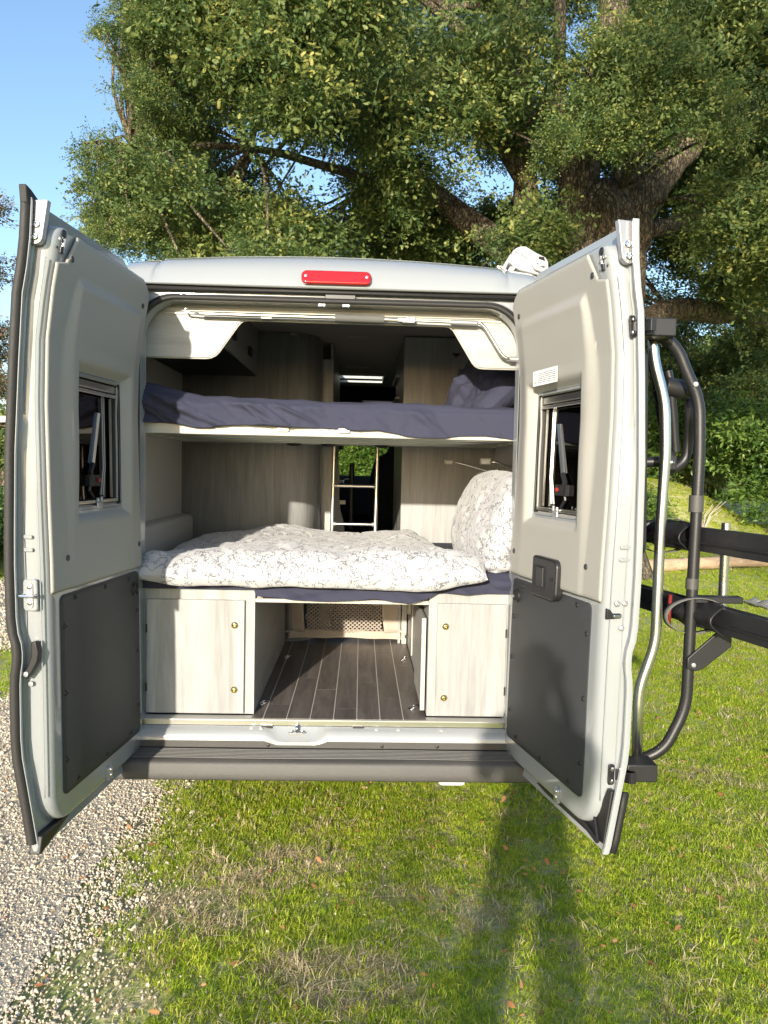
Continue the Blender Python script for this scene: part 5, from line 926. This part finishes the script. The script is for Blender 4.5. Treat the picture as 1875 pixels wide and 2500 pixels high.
b = MB(); b.prism([(-.062, 1.05), (.02, 1.05), (.02, 1.17), (.012, 1.24), (-.012, 1.32), (-.022, 1.42), (-.020, 1.55), (-.028, 1.64), (-.05, 1.72), (-.062, 1.74)], 2.3, 2.33); b.build('seat_side_board', 'lining', tp, bevel=.003)
tr_ = thing('tall_partition', (.65, 1.42, .56), 'pale wood wardrobe wall behind the beds, right of the gangway', 'partition')
MB().box((.373, 1.42, 1.05), (.93, 1.435, 2.402)).build('wall_panel', 'wood', tr_, bevel=.002); MB().box((.373, 1.437, .5637), (.388, 2.5, 2.40)).build('side_wall', 'wood', tr_)
MB().box((.395, 1.42, .5637), (.425, 1.435, 1.048)).build('post', 'edge', tr_, bevel=.002); MB().box((.44, 1.437, .5637), (.93, 1.45, 1.048)).build('lower_panel', 'wood', tr_)
for z in (1.95, 2.08, 2.22): MB().box((.345, 1.9, z), (.372, 2.45, z+.012)).build('shelf', 'woody', tr_)
b = MB(); b.box((.660, 1.408, 2.30), (.70, 1.419, 2.312)); b.box((.674, 1.405, 2.288), (.686, 1.419, 2.300)); b.build('coat_hook', 'black', tr_)
MB().box((-.30, 1.404, 2.392), (-.26, 1.416, 2.404)).build('coat_hook', 'alu', tp)
# overhead cupboard, left, with two latches
oc = thing('overhead_cupboard', (-.72, .8, 2.15), 'overhead cupboard with two black latches above the left end of the upper bunk', 'cupboard')
MB().box((-.928, .12, 2.148), (-.505, 1.415, 2.156)).build('base_panel', 'dark', oc)
MB().box((-.504, .12, 2.150), (-.490, .76, 2.408)).build('cupboard_door', 'woody', oc, bevel=.002); MB().box((-.504, .765, 2.150), (-.490, 1.415, 2.408)).build('cupboard_door', 'woody', oc, bevel=.002)
for y in (.52, 1.05):
    b = MB(); b.box((-.490, y-.04, 2.215), (-.474, y+.04, 2.262)); b.build('latch', 'black', oc, bevel=.004)
oc2 = thing('overhead_cupboard', (.78, 1.0, 2.15), 'dark sloping overhead panel above the navy pillow on the right', 'cupboard')
MB().prism([(.72, 2.405), (.928, 2.405), (.928, 1.98), (.90, 1.98)], .85, 1.415).build('side_panel', 'woody', oc2, bevel=.002)
# shaped pelmet under the roof
pe = thing('rear_pelmet', (0, .09, 2.06), 'pale wood pelmet with rounded cut out hanging under the roof at the rear opening', 'pelmet')
def arc(cx, cz, r, a0, a1, n=6): return [(cx+r*cos(radians(a0+(a1-a0)*i/n)), cz+r*sin(radians(a0+(a1-a0)*i/n))) for i in range(n+1)]
pp = [(-.93, 2.40), (-.93, 2.068)]+[(-.53, 2.068), (-.508, 2.071), (-.488, 2.081), (-.474, 2.095)]+[(-.396, 2.206), (-.385, 2.219), (-.372, 2.227), (-.355, 2.230)]+[(.470, 2.228), (.490, 2.224), (.505, 2.215), (.517, 2.198)]+[(.592, 2.078), (.605, 2.064), (.620, 2.057), (.640, 2.055)]+[(.93, 2.055), (.93, 2.40)]
b = MB(); b.prism(pp, .092, .106); b.build('pelmet_board', 'woodx', pe, bevel=.0015)
MB().box((-.70, .086, 2.256), (.71, .0915, 2.272)).build('top_trim', 'edge', pe, bevel=.002); MB().box((-.70, .087, 2.244), (.71, .0915, 2.253)).build('top_trim', 'edge', pe, bevel=.001)
ed = MB(); ed.tube([(x, .0985, z-.003) for x, z in pp[1:-1]], .0032, 5); ed.build('edge_band', 'edge', pe, 180)
# awning crank clipped to the pelmet
ck = thing('awning_crank', (0, .05, 2.23), 'long silver awning crank with grey foam grip clipped to the pelmet', 'crank')
b = MB(); b.tube([(-.546, .05, 2.241), (.01, .05, 2.239)], .0085, 10); b.tube([(.215, .05, 2.2375), (.268, .05, 2.237)], .0085, 10); b.tube([(.34, .05, 2.236), (.50, .05, 2.234)], .0055, 10); b.build('rod', 'alu', ck, 50)
b = MB(); b.tube([(-.546, .05, 2.241), (-.575, .05, 2.243), (-.598, .05, 2.2435), (-.61, .05, 2.25), (-.607, .05, 2.259), (-.592, .05, 2.2615)], .0042, 8); b.build('hook', 'alu', ck, 180)
MB().tube([(.01, .05, 2.239), (.215, .05, 2.2375)], .0165, 14).build('foam_grip', 'cable', ck, 50)
b = MB(); b.box((.300, .036, 2.224), (.342, .064, 2.250)); b.box((.268, .04, 2.228), (.300, .06, 2.247)); b.build('joint', 'zinc', ck, bevel=.004)
MB().tube([(.49, .05, 2.234), (.60, .05, 2.233)], .0105, 10).build('sleeve', 'zinc', ck, 50)
MB().tube([(.60, .05, 2.234), (.616, .05, 2.232), (.632, .05, 2.219), (.648, .05, 2.196), (.700, .05, 2.116), (.713, .05, 2.100), (.728, .05, 2.092), (.745, .05, 2.088)], .0068, 10).build('crank_arm', 'alu', ck, 180)
MB().tube([(.742, .05, 2.0885), (.80, .05, 2.087)], .0115, 10).build('crank_handle', 'zinc', ck, 50)
for x in (-.295, .29): MB().box((x, .042, 2.226), (x+.045, .09, 2.233)).build('holder_clip', 'white', ck, bevel=.002)
# bunk ladder in the gangway
ld = thing('bunk_ladder', (.09, 1.3, 1.1), 'narrow aluminium bunk ladder standing in the gangway', 'ladder')
for x, xb in ((-.027, -.040), (.224, .214)): MB().tube([(x-(x-xb)*.57, 1.295, 1.10), (x, 1.31, 1.75)], .0105, 10).build('rail', 'alu', ld, 50)
for z, xo in ((1.515, 0), (1.293, -.003)): MB().tube([(-.03+xo, 1.30, z), (.221+xo, 1.30, z)], .0095, 10).build('rung', 'alu', ld, 50)
for z, xo in ((1.515, 0), (1.293, -.003)):
    for x in (-.02, .205): MB().tube([(x+xo, 1.30, z), (x+.012+xo, 1.30, z)], .013, 10).build('rung_socket', 'zinc', ld, 50)
# reading lamps on the right wall
def lamp(x, y, z, hx, hy, hz_, label):
    t = thing('reading_lamp', (x, y, z), label, 'lamp', None)
    b = MB(); b.tube([(.93, y, z), (.90, y, z), (x, y+.01, z-.012), (hx+.03, hy, hz_-.002), (hx, hy, hz_)], .0042, 8); b.build('gooseneck', 'chrome', t, 180)
    MB().box((hx-.05, hy-.014, hz_-.013), (hx, hy+.014, hz_+.016)).build('lamp_head', 'white', t, bevel=.003); MB().box((hx-.045, hy-.0155, hz_-.006), (hx-.006, hy-.0145, hz_+.006)).build('diffuser', 'zinc', t)
    MB().lathe([(.018, 0), (.018, .01)], (.93, y, z), (-1, 0, 0), 16).build('wall_mount', 'chrome', t, 50)
lamp(.86, .55, 1.655, .755, .53, 1.665, 'small gooseneck reading lamp on the right wall, the nearer one with a white head')
lamp(.84, 1.08, 1.630, .655, 1.22, 1.665, 'small gooseneck reading lamp on the right wall, the farther dim one')
MB().prism([(-.928, 1.10), (-.86, 1.10), (-.86, 1.30), (-.875, 1.325), (-.928, 1.335)], .09, 1.415, lambda u, w, v: (u, v, w)).build('wall_ledge', 'lining', van, bevel=.008)
# cargo net behind the load floor
nt_ = thing('cargo_net', (0, 1.46, .6), 'beige canvas cargo net with diamond mesh strapped across the back of the load floor', 'net')
b = MB(); zc = lambda x: .628+.012*sin((x+.3)*4.5)
XX = np.linspace(-.29, .40, 40); ZZ = np.linspace(0, 1, 6); X, Z = np.meshgrid(XX, ZZ); zt_ = .630+.008*np.sin((XX+.3)*5); z0_ = .582+.010*np.cos((XX-.05)*4.2); Zg = z0_[None]+(zt_-z0_)[None]*Z; Yg = 1.44+.012*np.sin(X*23)+.02*Z; mesh_grid('hem_band', X, Yg, Zg, 'canvas', nt_).modifiers.new('s', 'SOLIDIFY').thickness = .004
for x0, x1 in ((-.275, -.195), (.285, .40)):
    XX = np.linspace(x0, x1, 8); X, Z = np.meshgrid(XX, np.linspace(.622, 1.045, 14)); mesh_grid('side_band', X+.01*np.sin(Z*14)*(1 if x0 > 0 else .4), 1.455+.008*np.sin(X*40+Z*9), Z, 'canvas', nt_).modifiers.new('s', 'SOLIDIFY').thickness = .004
b = MB(); dx, dz = .0215, .0185
for s in (-1, 1):
    x = -.20-.5
    while x < .32+.5:
        p = [];
        for k in range(24):
            z = .622+.42*k/23; xx = x+s*(z-.622)*dx/dz*1.0+.0035*sin(k*pi); xx = xx
            if -.197 <= xx <= .288: p.append((xx, 1.458+.010*sin(xx*11+z*7)+.0012*s, z))
        if len(p) > 1: b.tube(p, .0034, 4, False)
        x += dx*2*.62
b.build('mesh', 'canvas', nt_)['kind'] = 'stuff'
for a, c in (((-.29, 1.45, .625), (-.33, 1.42, .632)), ((.38, 1.44, .648), (.428, 1.40, .612))):
    b = MB(); b.tube([a, ((a[0]+c[0])/2, (a[1]+c[1])/2, (a[2]+c[2])/2-.004), c], .006, 6); b.build('strap', 'canvas', nt_); b = MB(); b.box((c[0]-.014, c[1]-.006, c[2]-.009), (c[0]+.012, c[1]+.004, c[2]+.009)); b.build('buckle', 'black', nt_, bevel=.002)
# ================================================================== roof awning
aw = thing('roof_awning', (.93, .4, 2.5), 'white roof awning case with rounded end cap on the right roof edge', 'awning')
capo = [(.797, 2.617), (.813, 2.629), (.832, 2.637), (.854, 2.637), (.907, 2.608), (.945, 2.592), (.958, 2.573), (.961, 2.545), (.961, 2.52), (.942, 2.51), (.92, 2.509), (.88, 2.52), (.836, 2.529), (.80, 2.545), (.783, 2.563)]
def shrink(P_, k, c=(.872, 2.572)): return [(c[0]+(x-c[0])*k, c[1]+(z-c[1])*k) for x, z in P_]
MB().prism(shrink(capo, .94), .43, 3.6).build('awning_case', 'white', aw, 30, bevel=.003)
MB().prism(capo, .335, .43).build('end_cap', 'white', aw, 30, bevel=.006, seg=2)
MB().prism([(.884, 2.545), (.893, 2.565), (.908, 2.578), (.945, 2.566), (.946, 2.529), (.93, 2.518), (.893, 2.530)], .312, .334).build('winch_cover', 'inlay', aw, 40, bevel=.006)
MB().tube([(.900, .310, 2.557), (.918, .306, 2.545), (.935, .306, 2.540)], .0045, 8).build('winch_loop', 'alu', aw, 180)
MB().tube([(.803, .331, 2.612), (.833, .331, 2.601), (.866, .331, 2.580), (.889, .331, 2.562), (.884, .331, 2.545)], .0022, 6).build('cap_seam', 'zinc', aw, 180)
MB().prism([(.915, 2.592), (.912, 2.580), (.923, 2.570), (.943, 2.568), (.937, 2.589)], .327, .3345).build('winch_recess', 'seat', aw)
MB().prism([(.725, 2.500), (.792, 2.613), (.802, 2.606), (.778, 2.556), (.752, 2.497)], .37, .40).build('support_arm', 'paint', aw, bevel=.003)
b = MB(); b.tube([(.736, .36, 2.545), (.772, .35, 2.515)], .0035, 6); b.tube([(.745, .36, 2.552), (.781, .35, 2.522)], .0035, 6); b.box((.770, .34, 2.513), (.795, .36, 2.545), fn=lambda x, y, z: (x+(z-2.513)*.5, y, z)); b.lathe([(.006, 0), (.006, .01)], (.735, .365, 2.548), (0, -1, 0), 8); b.build('clamp', 'inlay', aw)
MB().prism([(.79, 2.540), (.836, 2.527), (.883, 2.517), (.92, 2.505), (.90, 2.485), (.775, 2.485)], .36, .42).build('lower_housing', 'zinc', aw, bevel=.003)
MB().tube([(.90, .34, 2.500), (.955, .40, 2.470)], .011, 8).build('case_support', 'black', aw)
for y in (.5, 2.0, 3.4): MB().box((.72, y, 2.47), (.94, y+.06, 2.50)).build('bracket', 'white', aw)
fc = bpy.data.curves.new('lettering', 'FONT'); fc.body = 'TO1'; fc.size = .03; fc.extrude = .0006; ft = bpy.data.objects.new('lettering_source', fc); fm = bpy.data.meshes.new_from_object(ft); fo = bpy.data.objects.new('lettering', fm); fm.materials.clear(); fm.materials.append(M['inlay']); link(fo, aw, (.812, .3340, 2.570)); fo.rotation_euler = (radians(90), radians(24), 0)
# ================================================================== bicycle carrier on the outside of the right door
bc = thing('bicycle_carrier', (1.15, -.5, .6), 'black and steel bicycle carrier mounted on the outside of the open right door', 'bicycle carrier')
p0R, tR, nR = frame_of('R')
def WR(u, v, z): q = p0R+tR*u+nR*v; return (q.x, q.y, z)
def rnd(path, r=.045, n=5):
    P = [Vector(p) for p in path]; out = [P[0]]
    for i in range(1, len(P)-1):
        a, c = (P[i-1]-P[i]), (P[i+1]-P[i]); q = min(r, a.length*.45, c.length*.45); A = P[i]+a.normalized()*q; B = P[i]+c.normalized()*q
        out += [A.lerp(P[i], t).lerp(P[i].lerp(B, t), t) for t in [k/n for k in range(n+1)]]
    return out+[P[-1]]
st1 = [(1.068, -.68, 2.075), (1.076, -.68, 1.99), (1.118, -.68, 1.855), (1.127, -.68, 1.69), (1.120, -.68, 1.45), (1.120, -.68, 1.06), (1.070, -.68, .905), (1.073, -.68, .655)]
MB().tube(rnd(st1, .05), .0175, 14).build('inner_tube', 'steel', bc, 180)
bk = [(1.06, -.66, 2.075), (1.120, -.68, 2.06), (1.158, -.68, 2.02), (1.18, -.68, 1.968), (1.232, -.68, 1.865), (1.240, -.68, 1.69), (1.236, -.68, 1.3), (1.233, -.68, .845), (1.165, -.68, .700), (1.075, -.66, .650)]
MB().tube(rnd(bk, .06), .0185, 14).build('outer_tube', 'black', bc, 180)
MB().tube(rnd([(p[0]-.02 if 0 < i < 9 else p[0], p[1]+.52, p[2]) for i, p in enumerate(bk)], .06), .0185, 12).build('outer_tube', 'black', bc, 180)
MB().tube(rnd([(p[0]-.11, p[1]+.55, p[2]) for p in st1], .05), .0175, 12).build('inner_tube', 'black', bc, 180)
for z, (za, zb2) in ((2.082, (2.055, 2.112)), (.65, (.622, .680))):
    b = MB(); b.box((0, 0, za), (.10, .085, zb2), fn=lambda x, y, zz_: (1.012+x-.01*(zz_-za)*0, -.765+y, zz_)); b.build('end_bracket', 'black', bc, bevel=.004)
    cu = .8; v0 = vout(z)
    b = MB(); b.prism(rrect(.030, .052, z-.033, z+.033, .006, 3), .7785, .782, lambda u, w, v: WR(v-.002, u+vin(w), w)); hp = b.build('hook_plate', 'black', bc, bevel=.001)
    for zz_ in (z-.02, z+.02): MB().lathe([(.0075, 0), (.0065, .004), (.003, .005)], WR(.782, .041+vin(z), zz_), tR, 12).build('bolt', 'chrome', hp)
    b = MB(); b.prism([(.050, .781), (.075, .79), (v0+.012, .822), (v0+.03, .822), (v0+.03, .817), (v0+.010, .816), (.075, .785), (.050, .777)], z-.018, z+.018, lambda u, w, v: WR(w, u, v)); b.build('hook_arm', 'black', bc, bevel=.001)
for z, nm in ((1.408, 'upper'), (1.158, 'lower')):
    rl_ = MB(); q = [(.345, z-.038), (.350, z+.040), (.365, z+.040), (.372, z+.014), (.400, z+.014), (.408, z+.036), (.42, z+.036), (.425, z-.038)]
    rl_.prism(q, -.28, 1.28, lambda u, w, v: WR(v, u, w)); ro = rl_.build('wheel_rail', 'black', bc, bevel=.003)
    rl_ = MB(); rl_.box((-.28, .338, z-.012), (1.28, .345, z-.006), fn=WR); rl_.build('rail_rib', 'black', ro)
    uc = .60 if z > 1.3 else .78
    b = MB(); b.grid(15, 9, lambda a, c: WR(uc+(c-.5)*.20, .315+.06*(1-abs(2*c-1)**3*.4)-.05*sin(a*pi), z-.045+.095*a)); b.build('wheel_holder', 'black', ro, 180, solid=.005)
    b = MB(); b.add([WR(uc-.105, .30, z-.05), WR(uc-.085, .285, z-.02), WR(uc-.07, .27, z+.0), WR(uc-.085, .285, z+.02), WR(uc-.105, .30, z+.055), WR(uc-.125, .30, z+.055), WR(uc-.10, .285, z+.02), WR(uc-.09, .27, z), WR(uc-.10, .285, z-.02), WR(uc-.125, .30, z-.05)], [tuple(range(10))]); b.build('wheel_cradle', 'redp', ro, solid=.007)
    b = MB(); ring_ = [WR(uc-.02+.035*cos(a)+.02*sin(a), .33+.085*cos(a), z+.062*sin(a)) for a in [2*pi*i/28 for i in range(28)]]
    vs = []; 
    for p in ring_:
        vs += [tuple(Vector(p)-tR*.013), tuple(Vector(p)+tR*.013)]
    b.add(vs, [(2*i, 2*i+1, (2*i+3) % 56, (2*i+2) % 56) for i in range(28)]); b.build('ratchet_strap', 'cable', ro, 180, solid=.003)
MB().tube([WR(.55, .60, 1.45), WR(.55, .60, 1.02)], .0165, 12).build('rail_post', 'steel', bc, 50)
MB().tube([WR(.55, .60, 1.02), WR(.55, .60, .985)], .02, 8).build('post_foot', 'black', bc, 50)
b = MB(); b.prism(rrect(.30, .345, 1.0, 1.045, .02, 5), .70, .706, lambda u, w, v: WR(v, u, w)); b = MB(); b.prism([(1.215, .985), (1.245, .975), (1.27, .985), (1.36, 1.06), (1.36, 1.125), (1.33, 1.125), (1.215, 1.02)], -.715, -.705, lambda u, w, v: (u, v, w)); b.build('support_bracket', 'black', bc, bevel=.003)
MB().lathe([(.008, 0), (.007, .004), (.003, .005)], (1.235, -.716, .998), (0, -1, 0), 10).build('bolt', 'zinc', bc)
b = MB(); b.box((1.24, -.70, 1.20), (1.40, -.66, 1.222)); b.build('cross_strap', 'black', bc, bevel=.003)
b = MB(); b.tube([(1.236, -.68, 1.50), (1.236, -.68, 1.555)], .0235, 12); b.tube([(1.234, -.68, 1.245), (1.234, -.68, 1.28)], .021, 12); b.build('collar', 'bumper', bc, 50)
b = MB(); b.tube([(1.10, -.60, 2.02), (1.125, -.58, 1.95)], .019, 10); b.tube([(1.12, -.58, 1.96), (1.16, -.55, 1.80), (1.20, -.52, 1.72)], .014, 10); b.build('holding_arm', 'black', bc, 50)
b = MB(); b.tube([(1.155, -.60, 1.97), (1.165, -.60, 1.935)], .013, 10); b.tube([(1.165, -.6, 1.93), (1.19, -.58, 1.80), (1.205, -.57, 1.70)], .015, 10); b.build('holding_arm', 'black', bc, 50)
b = MB(); b.tube([(1.145, -.6, 1.92), (1.215, -.6, 1.905)], .032, 14); b.tube([(1.13, -.59, 1.91), (1.15, -.59, 1.86)], .024, 10); b.build('clamp_knob', 'black', bc, 40, bevel=.004)
b = MB(); b.tube(rnd([(1.235, -.60, 1.88), (1.255, -.56, 1.76), (1.25, -.55, 1.67), (1.20, -.55, 1.635), (1.165, -.56, 1.65)], .04), .017, 10); b.build('holding_arm', 'black', bc, 180)
b = MB(); b.tube([(1.0, -.45, 1.655), (1.17, -.52, 1.665)], .0185, 12); b.build('cross_tube', 'black', bc, 50)
b = MB(); b.tube([(1.185, -.56, 1.70), (1.192, -.56, 1.662)], .022, 10); b.box((1.165, -.59, 1.635), (1.205, -.55, 1.69)); b.build('arm_joint', 'black', bc, bevel=.006)
MB().lathe([(.008, 0), (.007, .004), (.003, .005)], (1.185, -.592, 1.662), (0, -1, 0), 12).build('bolt', 'chrome', bc)
MB().lathe([(.009, 0), (.008, .004), (.003, .005)], (1.208, -.70, 1.915), (0, -1, 0), 12).build('bolt', 'zinc', bc)

# ================================================================== the photographer, standing just behind the viewpoint; the shadow falls on the lawn
PX = .0
def person():
    J = {'pel': (PX, -3.50, .93, .135, .115), 'wai': (PX, -3.49, 1.08, .125, .095), 'che': (PX, -3.49, 1.28, .150, .105), 'shl': (PX, -3.50, 1.43, .105, .080), 'nek': (PX, -3.485, 1.52, .052, .052), 'hd0': (PX, -3.465, 1.60, .068, .078), 'hd1': (PX, -3.46, 1.68, .075, .090), 'hd2': (PX, -3.47, 1.745, .055, .065)}
    E = [('pel', 'wai'), ('wai', 'che'), ('che', 'shl'), ('shl', 'nek'), ('nek', 'hd0'), ('hd0', 'hd1'), ('hd1', 'hd2')]
    for n_, s in (('l', -1), ('r', 1)):
        J['hip'+n_] = (PX+s*.10, -3.50, .88, .095, .095); J['kne'+n_] = (PX+s*.13, -3.47, .49, .060, .060); J['ank'+n_] = (PX+s*.15, -3.50, .10, .040, .040); J['toe'+n_] = (PX+s*.17, -3.34, .045, .040, .030)
        E += [('pel', 'hip'+n_), ('hip'+n_, 'kne'+n_), ('kne'+n_, 'ank'+n_), ('ank'+n_, 'toe'+n_)]
        hx_ = .06 if s < 0 else .14
        J['sho'+n_] = (PX+s*.19, -3.50, 1.41, .058, .058); J['elb'+n_] = (PX+s*.17, -3.38, 1.20, .043, .043); J['wri'+n_] = (hx_+s*.03, -3.25, 1.50, .027, .024); J['pal'+n_] = (hx_, -3.225, 1.56, .030, .018)
        E += [('shl', 'sho'+n_), ('sho'+n_, 'elb'+n_), ('elb'+n_, 'wri'+n_), ('wri'+n_, 'pal'+n_)]
        for f in range(4):
            J['fa%s%d' % (n_, f)] = (hx_+s*(.012-.0)+.0, -3.215, 1.575+f*.013-.01, .0085, .0085); J['fb%s%d' % (n_, f)] = (hx_-s*.012, -3.205-.002*f, 1.582+f*.013-.01, .0075, .0075)
            E += [('pal'+n_, 'fa%s%d' % (n_, f)), ('fa%s%d' % (n_, f), 'fb%s%d' % (n_, f))]
        J['th'+n_] = (hx_-s*.01, -3.238, 1.575, .009, .009); J['ti'+n_] = (hx_-s*.03, -3.232, 1.595, .008, .008); E += [('pal'+n_, 'th'+n_), ('th'+n_, 'ti'+n_)]
    ks = list(J); me = bpy.data.meshes.new('person'); o0 = Vector((PX, -3.5, 0)); me.from_pydata([tuple(Vector(J[k][:3])-o0) for k in ks], [(ks.index(a), ks.index(c)) for a, c in E], [])
    o = bpy.data.objects.new('person', me); COL.objects.link(o); sk = o.modifiers.new('skin', 'SKIN'); 
    for i, k in enumerate(ks): me.skin_vertices[0].data[i].radius = J[k][3:5]
    me.skin_vertices[0].data[0].use_root = True; sb = o.modifiers.new('sub', 'SUBSURF'); sb.levels = sb.render_levels = 2
    dg = bpy.context.evaluated_depsgraph_get(); m2 = bpy.data.meshes.new_from_object(o.evaluated_get(dg)); o.modifiers.clear(); o.data = m2; o.location = o0; WLOC[o.name] = o0
    ms = [mat('skin', (.45, .28, .20), .5), mat('dark blue jeans', (.03, .045, .09), .85), mat('grey sweater', (.16, .16, .17), .9), mat('brown shoes', (.09, .05, .03), .5)]; m2.materials.clear(); [m2.materials.append(m_) for m_ in ms]
    for p in m2.polygons:
        c = p.center; w = c.z; p.use_smooth = True
        hand = w > 1.2 and c.y > .235 and abs(c.x) > .05; p.material_index = 3 if w < .09 else 1 if w < .98 else 0 if (w > 1.49 and abs(c.x) < .12 and c.y < .2) or hand else 2
    tag(o, 'person in grey sweater and dark jeans standing behind the viewpoint, holding up a phone', 'person')
    b = MB(); b.grid(16, 9, lambda a, c: (PX+.086*cos(2*pi*a)*cos(c*pi/2), -3.478+.100*sin(2*pi*a)*cos(c*pi/2)-.01, 1.665+.115*sin(c*pi/2)), closed_u=True); b.build('hair', 'seat', o, 180)
    for s in (-1, 1): MB().lathe([(.012, 0), (.010, .005), (.003, .008)], (PX+s*.030, -3.377, 1.672), (0, 1, 0), 10).build('eye', 'chrome', o)
    b = MB(); b.add([(PX-.013, -3.377, 1.640), (PX+.013, -3.377, 1.640), (PX, -3.350, 1.640), (PX, -3.372, 1.685)], [(0, 1, 2), (0, 2, 3), (1, 3, 2), (0, 3, 1)]); b.build('nose', ms[0], o); MB().box((PX-.022, -3.385, 1.612), (PX+.022, -3.372, 1.618)).build('mouth', 'redp', o, bevel=.002)
    ph = MB().box((.062, -3.206, 1.555), (.178, -3.198, 1.638)).build('phone', 'black', None, bevel=.003); tag(ph, 'black phone held up in front of the photographer at eye height', 'phone')
person()
